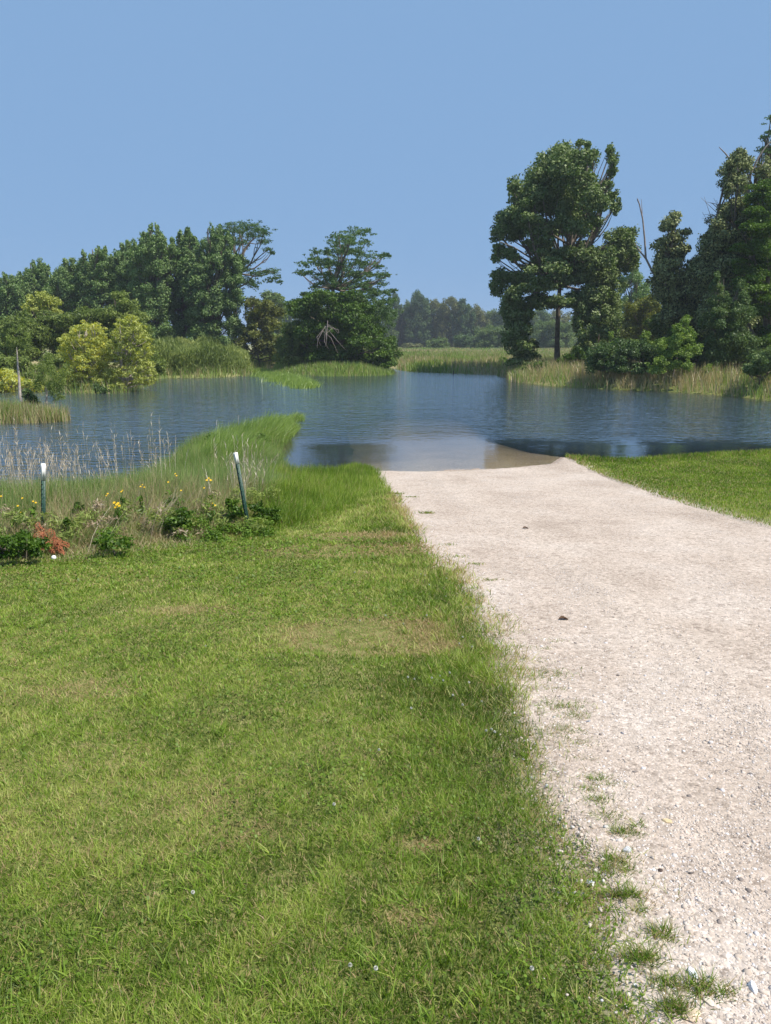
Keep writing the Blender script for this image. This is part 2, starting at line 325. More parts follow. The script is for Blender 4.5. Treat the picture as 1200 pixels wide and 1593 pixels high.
# gravel drive
ys = np.concatenate([np.arange(-6, 20, .12), np.arange(20, ROAD_END-.2, .4)]); us = np.linspace(0, 1, 70)
YY, UU = np.meshgrid(ys, us, indexing='ij')
edge_n = (fbm(YY*1.3, YY*0+3, 4)-.5)*.28
XL = xl(YY)-.30+edge_n; XR = xr(YY)+.12+(fbm(YY*1.3, YY*0+40, 4)-.5)*.3
XX = XL+(XR-XL)*UU
xf, yf = XX.ravel(), YY.ravel()
sh = np.minimum((XX-XL)*.8, (XR-XX)).ravel()
ZZ = height(xf, yf)-.03+.046*sstep(-.02, .16, sh)+.005*(fbm(xf*6, yf*6, 3)-.5)
wd = (XR-XL)
def track(c, s): return np.exp(-((UU-c)*wd/s)**2)
wear = (np.clip(track(.30, .28)+track(.70, .30), 0, 1)*(.1+.7*fbm(XX*.7+3, YY*.35, 4))).ravel()
wear = np.clip(wear, 0, 1)
ZZ -= .003*np.clip(track(.30, .3)+track(.70, .3), 0, 1).ravel()
nr, nc = YY.shape
ii = (np.arange(nr-1)[:, None]*nc+np.arange(nc-1)[None]).ravel()
tag(mesh_np('gravel_road', np.stack([xf, yf, ZZ], 1), np.stack([ii, ii+1, ii+nc+1, ii+nc], 1), M['road'], smooth=True, extra={'wear': wear}), kind='structure')
# water sheet
wx = axis(-140, 60, .35, 1.05, cmin=-12, cmax=14); wy = axis(8, 140, .35, 1.04, cmin=12, cmax=36)
WX, WY = np.meshgrid(wx, wy); wxf, wyf = WX.ravel(), WY.ravel()
wz = height(wxf, wyf); dep = np.maximum(-wz, 0)
murk = 1-np.exp(-dep/.30)
calm = sstep(20.2, 22.8, wyf+1.6*(fbm(wxf*.35, wyf*.35, 3)-.5)+.08*np.abs(wxf-2))
left = 1-sstep(-5.8, -4.4, wxf)
ripple = np.clip(.035+np.maximum(calm, left*.9), 0, 1)*(.65+.7*fbm(wxf*.08, wyf*.05, 3))
nwx = len(wx); ii = (np.arange(len(wy)-1)[:, None]*nwx+np.arange(nwx-1)[None]).ravel()
wf = np.stack([ii, ii+1, ii+nwx+1, ii+nwx], 1)
keep = (wz[wf].min(1) < .05)
tag(mesh_np('pond_water', np.stack([wxf, wyf, 0*wxf], 1), wf[keep], M['water'], smooth=True, extra={'murk': murk, 'ripple': ripple}), kind='structure')
# ---------------------------------------------------------------- blades
def blades(name, x, y, z, h, w, lean, mat, tint, segs=2, az=None, curl=.5, parent=None, tip=.0):
    n = len(x); az = rng.random(n)*2*np.pi if az is None else az
    dx, dy = np.cos(az), np.sin(az); fa = rng.random(n)*2*np.pi; wx_, wy_ = np.cos(fa), np.sin(fa)
    ls = []
    for k in range(segs+1):
        s = k/segs
        hor = h*lean*(s*(1-curl)+curl*s*s); ver = h*np.sqrt(np.clip(1-(lean*.8)**2, .1, 1))*(s-.22*lean*s*s)
        c = np.stack([x+dx*hor, y+dy*hor, z+ver], 1)
        hw = w*.5*(1-s**1.6*(1-tip)) if k < segs else w*.5*tip
        if k < segs or tip > 0:
            off = np.stack([wx_*hw, wy_*hw, 0*hw], 1); ls += [c-off, c+off]
        else: ls.append(c)
    V = np.stack(ls, 1); m = V.shape[1]; b = np.arange(n)[:, None]*m
    quads = [[2*k, 2*k+1, 2*k+3, 2*k+2] for k in range(segs if tip > 0 else segs-1)]
    if tip == 0: quads.append([2*segs-2, 2*segs-1, 2*segs, 2*segs])
    f = (b[:, :, None]+np.array(quads)[None]).reshape(-1, 4)
    # split triangles out
    tri = f[:, 2] == f[:, 3]
    V = V.reshape(-1, 3); tt = np.repeat(tint, m)
    q = f[~tri]; t3 = f[tri][:, :3]
    allt = np.vstack([t3, q[:, [0, 1, 2]], q[:, [0, 2, 3]]]) if len(q) else t3
    return mesh_np(name, V, allt, mat, parent, tt)
mown = np.array([(-14, 6.6)]+[onyard(*p) for p in [(-100,884),(0,880),(120,868),(240,853),(330,843),(430,834),(500,812),(560,790),(600,778)]]+[(3, 12.6)])
def ymow(x): return np.interp(x, mown[:, 0], mown[:, 1])
patches = [(onyard(572,984), .42, .26, 1.0), (onyard(520,995), .25, .2, .8), (onyard(615,1008), .35, .12, .9), (onyard(670,1014), .14, .06, .8), (onyard(545,857), .75, .26, 1.0), (onyard(500,855), .3, .16, 1.0), (onyard(565,836), .5, .2, .75),
           (onyard(650,1320), .08, .04, .4), (onyard(640,1430), .10, .05, .25), (onyard(130,1075), .25, .15, .35), (onyard(290,950), .3, .12, .3), (onyard(340,1240), .2, .12, .18), (onyard(380,1295), .15, .1, .15)]
def dead(x, y):
    s = np.zeros_like(x)
    for (c, rx, ry, a) in patches:
        q = ((x-c[0])/rx)**2+((y-c[1])/ry)**2
        s = np.maximum(s, 1.35*a*np.exp(-q**1.5*.8)*(.35+1.3*fbm(x*6, y*9, 3)))
    return np.minimum(s, 1)
n = 900000
d = 1.0+rng.random(n)**1.45*15.5
sx = (rng.random(n)*2-1)*(d*.56+.7); x, y = sx, d
keep = (x < xl(y)-.02+.22*(fbm(y*2.2, y*0+8, 3)-.5)+.12*rng.standard_normal(n)*.5) & (y < ymow(x)+1.4)
edge = xl(y)-x
thin = 1-.75*(1-sstep(0, .35, edge+.3*(fbm(x*5, y*5, 3)-.5)))*(y < 8)
keep &= rng.random(n) < thin
dd = dead(x, y); keep &= rng.random(n) > dd*.05
x, y, d, edge, dd = x[keep], y[keep], d[keep], edge[keep], dd[keep]
n = len(x); z = height(x, y)
lowf = fbm(x*.8+5, y*.8, 4); mid = fbm(x*3.1, y*3.1+9, 4); hi = fbm(x*11, y*11, 3)
verge = 1-sstep(.25, 1.1, edge+.5*(mid-.5))
stripe = .5+.5*np.sin((y*.9+x*.18)*2*np.pi/1.15+2*lowf)
hgt = (.017+.017*mid+.008*rng.random(n))*(1+1.9*verge*(.4+mid)*sstep(1.5, 4, y))*(1-.35*dd)*(1+.3*(hi > .6))
hgt *= (1+.25*sstep(5, 12, d))*(1+.30*(1-sstep(1.5, 4, d)))
tint = .57+.85*(lowf-.5)+.95*(mid-.5)+1.0*(hi-.5)+.12*rng.standard_normal(n)+.05*(stripe-.5)*sstep(3, 5, y)-.08*verge+.22*(1-sstep(.05, .35, edge))
tint = np.clip(tint, .26, .97)
# straw-coloured blades: dead patches, thatch and the dry road edge
dry = rng.random(n) < np.clip(.15+1.8*dd+.55*(1-sstep(0, .34, edge))*(.3+mid)+.10*(lowf > .56), 0, .92)
tint = np.where(dry, rng.random(n)*.16, tint)
yel = rng.random(n) < .10+.15*(lowf > .55); tint = np.where(yel & ~dry, .88+.12*rng.random(n), tint)
wid = np.maximum(.0030, .0011*d)*(.7+.6*rng.random(n))
lean = np.clip(.72+.30*rng.standard_normal(n)+.2*dry, .1, 1.15)
lawn = blades('lawn_grass', x, y, z-.004, hgt*1.0, wid*1.15, lean, M['lawn'], tint)
tag(lawn, kind='stuff')
# broad-bladed tufts and clover leaves in the near lawn
nt_ = 2000; d = 1.1+rng.random(nt_)**1.2*9; cx = (rng.random(nt_)*2-1)*(d*.56+.5)
ok = (cx < xl(d)-.03) & (d < ymow(cx)) & (fbm(cx*1.6+30, d*1.6, 3) > .47)
cx, cy = cx[ok], d[ok]; k = 9
bx = np.repeat(cx, k)+rng.normal(0, .02, len(cx)*k); by = np.repeat(cy, k)+rng.normal(0, .02, len(cx)*k)
tt = np.clip(np.repeat(.55+.3*rng.random(len(cx)), k)+.1*rng.standard_normal(len(bx)), .3, .95)
wv = np.maximum(.005, .0013*by)
tag(blades('grass_tufts', bx, by, height(bx, by), .045+.05*rng.random(len(bx)), wv, .45+.6*rng.random(len(bx)), M['lawn'], tt, segs=3), kind='stuff')
nc_ = 60000; d = 1.05+rng.random(nc_)**1.3*7; cx = (rng.random(nc_)*2-1)*(d*.56+.4)
ok = (cx < xl(d)-.1) & (d < ymow(cx)) & (fbm(cx*1.1+70, d*1.1+5, 4)+.06*rng.standard_normal(nc_) > .56); cx, cy = cx[ok], d[ok]; nn = len(cx)
sz = np.maximum(.0045, .0013*cy)*(.7+.6*rng.random(nn)); zc = height(cx, cy)+.018+.016*rng.random(nn); th = rng.random(nn)*6.28; tl_ = rng.normal(0, .45, (nn, 2))
vv = []
for k in range(6):
    a_ = th+k/6*6.283; vv.append(np.stack([cx+np.cos(a_)*sz, cy+np.sin(a_)*sz, zc+sz*(np.cos(a_)*tl_[:, 0]+np.sin(a_)*tl_[:, 1])], 1))
tag(mesh_np('clover_leaves', np.stack(vv, 1).reshape(-1, 3), np.arange(nn*6).reshape(-1, 6), M['lawn'], None, np.repeat(np.clip(.42+.10*rng.standard_normal(nn), .27, .7), 6)), kind='stuff')
# right lawn
n = 230000; y = 6.5+rng.random(n)**.8*14.5; x = xr(y)+rng.random(n)*12
ok = (sdist(x, y, pond) > .03) & (x > xr(y)+.03+.18*(fbm(y*2, y*0+1, 3)-.5)+.06*rng.standard_normal(n)) & (x < y*.62+1.2)
x, y = x[ok], y[ok]; n = len(x); mid = fbm(x*2.2, y*2.2+9, 4); lowf = fbm(x*.6+5, y*.6, 3)
ed = x-xr(y)
tint = np.clip(.56+.7*(mid-.5)+.4*(lowf-.5)+.15*rng.standard_normal(n), .3, .95)
tint = np.where(rng.random(n) < .14+.25*(1-sstep(0, .5, ed)), rng.random(n)*.16, tint)
sdv = sdist(x, y, pond)
hg = .035+.025*mid+.10*(1-sstep(.1, .7, sdv))
tag(blades('lawn_grass', x, y, height(x, y)-.004, hg, np.maximum(.004, .0011*y), np.clip(.5+.25*rng.standard_normal(n), .1, 1), M['lawn'], tint), kind='stuff')
# unmown grass between the lawn and the water, with its low bank
def beyond(x, y): return y-ymow(x)
def tallH(x, y):
    b = sstep(0, .9, beyond(x, y)+.5*(fbm(x*1.5, y*1.5, 3)-.5))
    hm = np.interp(x, [-9, -3.0, -2.2, -1.5, -.9, 0], [.60, .58, .46, .28, .15, .11])
    hm = hm*(.75+.5*fbm(x*.9, y*.9+4, 3))
    hm = hm*np.where(x < -1.5, np.interp(y-ymow(x), [0, .9, 1.5, 2.4, 5], [.3, .42, .62, 1, .8]), 1)
    return .05+b*hm
n = 560000; y = 6.4+rng.random(n)*12; x = -14+rng.random(n)*15.5
ok = (x > -y*.58-1) & (x < xl(y)-.02+.25*(fbm(y*2.2, y*0+8, 3)-.5)+.05*rng.standard_normal(n)) & (beyond(x, y) > -.15) & (sdist(x, y, pond) > -.35+.3*rng.random(n)+.9*np.maximum(fbm(x*1.1, y*.8, 3)-.42, 0)*(y > 12))
x, y = x[ok], y[ok]; ok = rng.random(len(x)) < np.interp(x, [-8, -2, -1], [1, 1, .8]); x, y = x[ok], y[ok]
n = len(x); hh = tallH(x, y)*(.55+.55*rng.random(n)); b = beyond(x, y)
lowf = fbm(x*.7+50, y*.7, 3); mid = fbm(x*2.6, y*2.6+9, 3)
tint = np.clip(.56+.6*(lowf-.5)+.5*(mid-.5)+.16*rng.standard_normal(n), .22, 1)
dryp = np.where(x < -1.6, .10+.42*sstep(.42, .62, lowf)*(b < 2.8)+.20*(b < 1.7), .05)
tint = np.where(rng.random(n) < dryp, rng.random(n)*.14, tint)
lean = np.clip(.30+.25*sstep(2.2, .8, b)+.22*rng.standard_normal(n), .02, .95)
az = np.where(rng.random(n) < .45, rng.normal(.3, .7, n), rng.random(n)*6.28)
sel = x+1.0*(fbm(x*1.5, y*1.5+30, 3)-.5) > -1.75
for q_, nm_, mt_ in ((~sel, 'tall_grass', 'tall'), (sel, 'unmown_grass', 'lawn')):
    t_ = tint[q_] if mt_ == 'tall' else np.where(tint[q_] > .2, np.clip(tint[q_]+.03, .3, .9), tint[q_])
    tag(blades(nm_, x[q_], y[q_], height(x[q_], y[q_])-.01, hh[q_]*1.15, (np.where(hh > .3, .010, .0085)*(.6+.7*rng.random(n)))[q_], lean[q_], M[mt_], t_, segs=3, az=az[q_], curl=.8), kind='stuff')
# dry seed stalks above it
n = 1150; x = -8+rng.random(n)**1.1*6.2; y = 9.3+rng.random(n)*2.4
ok = (fbm(x*1.1+9, y*.3, 2)+.12*rng.random(n) > .46); x, y = x[ok], y[ok]; n = len(x)
hs = np.clip(.95+.22*rng.standard_normal(n), .5, 1.5)*np.interp(x, [-7, -3, -2, -1], [1, 1, .85, .5])*(.86+.5*(fbm(x*.9+2, y*0+4, 2)-.3))
ln = np.clip(.08+.14*rng.standard_normal(n), 0, .6)
zz = height(x, y); az = rng.random(n)*6.28
st = blades('dry_stalks', x, y, zz, hs, np.full(n, .0045), ln, M['straw'], .3+.7*rng.random(n), segs=3, az=az, curl=.6, tip=.7)
tag(st, kind='stuff')
k = 5; rx = np.repeat(x, k); ry = np.repeat(y, k); rh = np.repeat(hs, k); rl = np.repeat(ln, k); ra = np.repeat(az, k); rz = np.repeat(zz, k)
s = .80+.2*np.tile(np.arange(k)/(k-1), n); hor = rh*rl*(s*.4+.6*s*s); ver = rh*np.sqrt(1-(rl*.8)**2)*(s-.22*rl*s*s)
hd = blades('seed_heads', rx+np.cos(ra)*hor, ry+np.sin(ra)*hor, rz+ver-.02, np.full(len(rx), .085), np.full(len(rx), .008), .3+.4*rng.random(len(rx)), M['straw'], .4+.5*rng.random(len(rx)), segs=2)
tag(hd, kind='stuff')
# bunches of broken straw in the weeds
sxs, sys_, azs = [], [], []
for (px, py, m_) in [(228,815,26),(240,800,22),(190,800,16),(365,770,16),(60,800,16),(130,795,22),(300,790,14),(160,835,12)]:
    c = onyard(px, py+25); sxs += list(rng.normal(c[0], .09, m_)); sys_ += list(rng.normal(c[1], .1, m_)); azs += list(rng.normal(.5, .5, m_))
sxs, sys_ = np.array(sxs), np.array(sys_); n = len(sxs)
tag(blades('broken_straw', sxs, sys_, height(sxs, sys_), .35+.3*rng.random(n), np.full(n, .005), .3+.45*rng.random(n), M['straw'], .1+.7*rng.random(n), segs=3, az=np.array(azs), tip=.4), kind='stuff')
# grass spit running out into the pond, floating strip, islet reeds
def inpoly_scatter(poly, n):
    poly = np.array(poly); lo, hi = poly.min(0), poly.max(0)
    p = lo+rng.random((n, 2))*(hi-lo); ok = sdist(p[:, 0], p[:, 1], poly) < 0
    return p[ok, 0], p[ok, 1]
spit = [W(278,742), W(282,716), W(308,698), W(355,684), W(408,668), W(446,653), W(472,645), W(474,656), W(452,686), W(428,703), W(434,735), W(400,760), W(320,770)]
x, y = inpoly_scatter(spit, 60000); n = len(x)
dsp = -sdist(x, y, np.array(spit)); far_ = sstep(17, 30, y)
hh = (.40+.30*sstep(0, .8, dsp))*(1.22-.45*far_)*(.6+.8*fbm(x*.8+3, y*.5, 3))*(.6+.5*rng.random(n))*(.8+.4*fbm(x*1.3, y*1.3, 2))
keepp = rng.random(n) < np.interp(y, [14, 20, 31], [.75, .6, 1])*sstep(.1, .5, dsp+1.3*(fbm(x*.9, y*.6, 3)-.42)); 
x, y, hh = x[keepp], y[keepp], hh[keepp]; n = len(x)
tint = np.clip(.72+.5*(fbm(x*1.2, y*1.2, 3)-.5)+.12*rng.standard_normal(n), .35, 1); tint = np.where(rng.random(n) < .03, .1, tint)
tag(blades('spit_grass', x, y, np.maximum(height(x, y), -.05), hh, .011+.0006*(y-14), np.clip(.5+.2*rng.standard_normal(n), .1, 1), M['reed'], tint, segs=3, az=rng.normal(.2, .6, n), curl=.8), kind='stuff')
x, y = [], []
for (px, py, m_, sx_, sy_) in [(445,590,1400,1.5,1.2),(462,596,1500,1.0,.9),(474,600,1600,.7,.7),(420,583,1200,1.6,1.2),(400,577,900,1.6,1.0),(440,586,600,1.3,.8)]:
    c = W(px, py+2); x += list(rng.normal(c[0], sx_*.45, m_)); y += list(rng.normal(c[1], sy_, m_))
x, y = np.array(x), np.array(y); n = len(x)
tag(blades('floating_grass', x, y, np.full(n, -.03), .25+.35*rng.random(n), np.full(n, .05), np.clip(.5+.25*rng.standard_normal(n), 0, 1), M['reed'], np.clip(.8+.15*rng.standard_normal(n), .4, 1), az=rng.normal(0, .8, n)), kind='stuff')
x = rng.normal(islet_c[0], 1.1, 5200); y = rng.normal(islet_c[1], .42, 5200)
ok = np.hypot((x-islet_c[0])/2.0, (y-islet_c[1])/1.2) < 1; x, y = x[ok], y[ok]; n = len(x)
right_ = sstep(islet_c[0]-1, islet_c[0]+1, x)
tint = np.where(rng.random(n) < .25+.45*right_, rng.random(n)*.25, np.clip(.6+.15*rng.standard_normal(n), .35, 1))
tag(blades('islet_reeds', x, y, np.full(n, -.04), (.35+.75*rng.random(n))*(1-.25*right_), np.full(n, .024), np.clip(.18+.12*rng.standard_normal(n), 0, .8), M['reed'], tint, segs=3), kind='stuff')
# bank grasses round the pond
def bank(name, x, y, h, w, tint, mat='reed', lean=.3):
    n = len(x); return tag(blades(name, x, y, height(x, y)-.03, h, np.full(n, w) if np.isscalar(w) else w, np.clip(lean+.2*rng.standard_normal(n), 0, .95), M[mat], tint, segs=2), kind='stuff')
poly = [W(1330,640), W(1200,625), W(1100,614), W(960,607), W(850,601), W(812,596), W(790,590), W(800,577), W(870,577), W(960,582), W(1100,588), W(1250,595), W(1400,600)]
x, y = inpoly_scatter(poly, 52000); n = len(x); sdv = sdist(x, y, pond)
ok = (sdv > -.1) & (rng.random(n) < 1-.7*sstep(3, 10, sdv)); x, y, sdv = x[ok], y[ok], sdv[ok]; n = len(x)
g_ = fbm(x*.35, y*.35, 3); tint = np.where(rng.random(n) < np.clip(.42+1.8*(g_-.42)+.35*sstep(.3, 1.8, sdv), .15, .92), rng.random(n)*.22, np.clip(.55+.15*rng.standard_normal(n), .35, 1))
bank('bank_grass', x, y, (.55+.65*rng.random(n))*(.7+.4*sstep(0, 1.5, sdv)), .045, tint)
poly = [W(812,597), W(790,590), W(770,584), W(700,581.5), W(640,579), W(618,576), W(618,566), W(700,562), W(900,565), W(860,580)]
x, y = inpoly_scatter(poly, 34000); n = len(x); sdv = sdist(x, y, pond); ok = sdv > -.2; x, y, sdv = x[ok], y[ok], sdv[ok]; n = len(x)
g_ = fbm(x*.22, y*.12, 3); tint = np.where(rng.random(n) < np.clip(.50+2.6*(g_-.45), .08, .9), rng.random(n)*.22, np.clip(.55+.15*rng.standard_normal(n), .35, 1))
bank('meadow_bank_grass', x, y, .5+.5*rng.random(n), .07, tint)
n = 60000; y = 85+rng.random(n)**1.3*190; x = (-.10+.5*rng.random(n))*y
sdv = sdist(x, y, pond); ok = sdv > 0; x, y = x[ok], y[ok]; n = len(x)
g_ = fbm(x*.10, y*.035, 3); tint = np.where(rng.random(n) < np.clip(.60+2.8*(g_-.47), .10, .92), rng.random(n)*.3, np.clip(.5+.2*rng.standard_normal(n), .35, 1))
bank('meadow_grass', x, y, .5+.5*rng.random(n), .0016*y, tint)
poly = [W(572,586), W(614,582.5), W(612,577), W(570,573), W(430,573), W(425,581), W(500,585.5)]
x, y = inpoly_scatter(poly, 26000); n = len(x)
bank('island_grass', x, y, .35+.45*rng.random(n), .06, np.where(rng.random(n) < .12, .15, np.clip(.6+.15*rng.standard_normal(n), .35, 1)))
poly = [W(240,590), W(320,590), W(385,586), W(395,578), W(440,570), W(380,565), W(240,578), W(215,598)]
x, y = inpoly_scatter(poly, 16000); n = len(x); ok = sdist(x, y, pond) > -.5; x, y = x[ok], y[ok]; n = len(x)
bank('shore_sedge', x, y, .5+.6*rng.random(n), .06, np.where(rng.random(n) < .3, .2*rng.random(n), np.clip(.55+.15*rng.standard_normal(n), .35, 1)))
poly = [W(240,592), W(215,608), W(180,616), W(140,616), W(100,611), W(60,607), W(-120,606), W(-120,596), W(60,596), W(150,598), W(220,590)]
x, y = inpoly_scatter(poly, 14000); n = len(x)
bank('willow_edge_sedge', x, y, .4+.7*rng.random(n), .04, np.where(rng.random(n) < .3, .2*rng.random(n), np.clip(.6+.18*rng.standard_normal(n), .35, 1)))
# ---------------------------------------------------------------- gravel chips and tufts on the drive
ico_v = []; t_ = (1+5**.5)/2
for a, b_ in ((1, t_), (1, -t_), (-1, t_), (-1, -t_)): ico_v += [(0, a, b_), (a, b_, 0), (b_, 0, a)]
ico_v = np.array(ico_v)/np.linalg.norm([1, t_])
ico_f = [(i, j, k) for i in range(12) for j in range(i+1, 12) for k in range(j+1, 12) if all(abs(np.linalg.norm(ico_v[p]-ico_v[q])-1.0515) < .02 for p, q in ((i, j), (j, k), (i, k)))]
ico_f = np.array([f if np.dot(np.cross(ico_v[f[1]]-ico_v[f[0]], ico_v[f[2]]-ico_v[f[0]]), ico_v[f[0]]) > 0 else (f[0], f[2], f[1]) for f in ico_f])
oct_v = np.array([(1, 0, 0), (-1, 0, 0), (0, 1, 0), (0, -1, 0), (0, 0, 1), (0, 0, -1)], float)
oct_f = np.array([(0, 2, 4), (2, 1, 4), (1, 3, 4), (3, 0, 4), (2, 0, 5), (1, 2, 5), (3, 1, 5), (0, 3, 5)])
def trk(x, y):
    u = (x-xl(y))/(xr(y)-xl(y)); w_ = xr(y)-xl(y)
    return np.clip(np.exp(-((u-.30)*w_/.3)**2)+np.exp(-((u-.70)*w_/.3)**2), 0, 1)
def stones(name, x, y, r, bv, bf, tint):
    n = len(x); m = len(bv)
    v = bv[None]*(1+.28*rng.standard_normal((n, m, 1)).clip(-1.3, 1.3))
    sc = np.stack([.8+.5*rng.random(n), .65+.4*rng.random(n), .40+.3*rng.random(n)], 1)
    v = v*sc[:, None]*r[:, None, None]
    th = rng.random(n)*6.28; c, s = np.cos(th)[:, None], np.sin(th)[:, None]
    X = v[..., 0]*c-v[..., 1]*s; Y = v[..., 0]*s+v[..., 1]*c
    z = height(x, y)+.0145+r*.06-.003*trk(x, y)
    V = np.stack([X+x[:, None], Y+y[:, None], v[..., 2]+z[:, None]], -1).reshape(-1, 3)
    f = (np.arange(n)[:, None, None]*m+bf[None]).reshape(-1, 3)
    return mesh_np(name, V, f, M['stones'], None, np.repeat(tint, m))
def roadpts(n, d0, d1, p=1.0):
    y = d0+rng.random(n)**p*(d1-d0); x = xl(y)-.1+rng.random(n)*(np.minimum(xr(y)+.1, y*.56+.6)-xl(y)+.1)
    ok = (x > xl(y)-.22+.2*rng.random(n)) & (x < xr(y)+.08) ; x, y = x[ok], y[ok]
    u = (x-xl(y))/(xr(y)-xl(y)); tr = np.exp(-((u-.30)*4.2/.35)**2)+np.exp(-((u-.70)*4.2/.35)**2)
    k = rng.random(len(x)) < (1-.22*np.clip(tr, 0, 1))*(.35+1.1*fbm(x*1.4, y*1.4, 3)); return x[k], y[k]
x, y = roadpts(150000, 1.1, 6.0, 1.25); n = len(x)
r_ = .0020+.0040*rng.random(n)**3+.009*(rng.random(n) < .02)*rng.random(n)
tn = np.clip(.52+.2*rng.standard_normal(n), 0, 1); tn = np.where(rng.random(n) < .035, .03, tn)
tag(stones('gravel', x, y, r_, ico_v, ico_f, tn), kind='stuff')
x, y = roadpts(150000, 5.5, 17.5, 1.1); n = len(x); r_ = (.0038+.004*rng.random(n)**2)*(.75+.03*y)
tag(stones('gravel', x, y, r_, oct_v, oct_f, np.clip(.54+.18*rng.standard_normal(n), .03, 1)), kind='stuff')
# loose chips along the grass edge
y = 1.1+rng.random(9000)*9; x = xl(y)+rng.normal(.06, .13, 9000); r_ = .0025+.006*rng.random(9000)**3
tag(stones('edge_gravel', x, y, r_, ico_v, ico_f, np.clip(.62+.2*rng.standard_normal(9000), 0, 1)), kind='stuff')
tx, ty, th_, tl, tc_ = [], [], [], [], []
for (px, py, wpx, m_, hgt_) in [(858,1000,16,60,.02),(855,1012,14,40,.02),(838,1032,28,80,.02),(852,1052,40,150,.03),(870,1075,20,60,.02),(878,1103,34,160,.035),(893,1118,26,110,.03),(882,1140,26,120,.03),(898,1160,28,100,.025),(905,1185,24,60,.02),
        (935,1212,20,60,.02),(925,1218,18,70,.03),(950,1225,16,50,.02),(915,1232,14,60,.03),(928,1250,26,90,.035),(970,1228,26,60,.015),(945,1275,34,120,.03),(965,1300,20,110,.035),(990,1303,18,70,.02),(988,1290,10,30,.04),(955,1345,26,120,.04),(940,1360,24,90,.04),(975,1362,18,70,.03),(985,1400,18,80,.04),(962,1400,16,80,.05),
        (1000,1425,16,50,.03),(1033,1463,22,110,.045),(1000,1500,30,160,.05),(1040,1540,26,120,.04),(1088,1548,34,180,.045),(1050,1580,30,160,.05),(1130,1552,24,50,.03),(805,985,20,60,.02),(820,1010,20,60,.02),(782,960,18,60,.02),
        (760,905,16,60,.03),(735,880,14,50,.03),(715,868,14,50,.03),(700,850,12,40,.03),(668,800,10,60,.05),(620,770,12,80,.05),(640,775,10,50,.03)]:
    c = onyard(px+rng.normal(0, 3), py); sp_ = wpx/F*c[1]*.62; m_ = int(m_*1.5)
    tx += list(rng.normal(c[0], sp_, m_)); ty += list(rng.normal(c[1], sp_*.55, m_)); th_ += [hgt_]*m_
tx, ty, th_ = np.array(tx), np.array(ty), np.array(th_); n = len(tx)
tt = np.where(rng.random(n) < .25, .15*rng.random(n), np.clip(.45+.2*rng.standard_normal(n), .3, .95))
tag(blades('verge_tufts', tx, ty, height(tx, ty)+.008, th_*(.7+.8*rng.random(n)), np.maximum(.0032, .0011*ty), .5+.45*rng.random(n), M['lawn'], tt), kind='stuff')
# ---------------------------------------------------------------- foliage and trees
LK = .54
def foliage(puffs, leaf, cover=.9, flat=1.0, upb=.35, spread=.62, base_t=.5, elong=1.0, shell=.38, var=.16, pv=.13, horiz=0.0):
    """puffs: array (n,6) centre + radii -> leaf quads filling each puff"""
    P = np.asarray(puffs, float); leaf = leaf*LK if leaf > .05 else leaf
    ar = 4*np.pi*(((P[:, 3]*P[:, 4])**1.6+(P[:, 3]*P[:, 5])**1.6+(P[:, 4]*P[:, 5])**1.6)/3)**(1/1.6)
    cnt = np.maximum(6, (ar*cover/(leaf*leaf*.6*elong)).astype(int))
    idx = np.repeat(np.arange(len(P)), cnt); n = len(idx)
    dr = rng.standard_normal((n, 3)); dr /= np.linalg.norm(dr, axis=1)[:, None]
    rad = shell+(1.06-shell)*rng.random(n)**.7
    pos = P[idx, :3]+dr*P[idx, 3:]*rad[:, None]+rng.standard_normal((n, 3))*P[idx, 3:]*.16
    nm = dr*.55+rng.standard_normal((n, 3))*spread+np.array([0, 0, upb]); nm /= np.linalg.norm(nm, axis=1)[:, None]
    a = rng.standard_normal((n, 3)); a[:, 2] *= (1-horiz); a -= nm*(a*nm).sum(1)[:, None]; a /= np.linalg.norm(a, axis=1)[:, None]+1e-9; b = np.cross(nm, a)
    s = leaf*(.6+.8*rng.random(n))[:, None]
    a = a*s*.62*elong**.8; b = b*s*.42/elong**.2
    V = np.stack([pos-a, pos+b*(.9+.3*rng.random((n, 1)))+a*.1, pos+a, pos-b*(.9+.3*rng.random((n, 1)))-a*.1], 1).reshape(-1, 3)
    Fq = np.arange(n*4).reshape(-1, 4)
    pt = rng.standard_normal(len(P))*pv
    t = np.clip(base_t+pt[idx]+var*rng.standard_normal(n), 0, 1)
    return V, Fq, np.repeat(t, 4)
def limb(mb, a, b, ra, rb, bend=.12, n=6, seg=7):
    a, b = np.asarray(a, float), np.asarray(b, float); L_ = np.linalg.norm(b-a)
    off = rng.standard_normal(3)*L_*bend*.5+np.array([0, 0, -L_*bend*.6])
    s = np.linspace(0, 1, n)[:, None]
    pts = a*(1-s)+b*s+off*(4*s*(1-s))+rng.standard_normal((n, 3))*L_*.012*(s*(1-s)*4)
    mb.tube(pts, np.linspace(ra, rb, n), seg); return pts
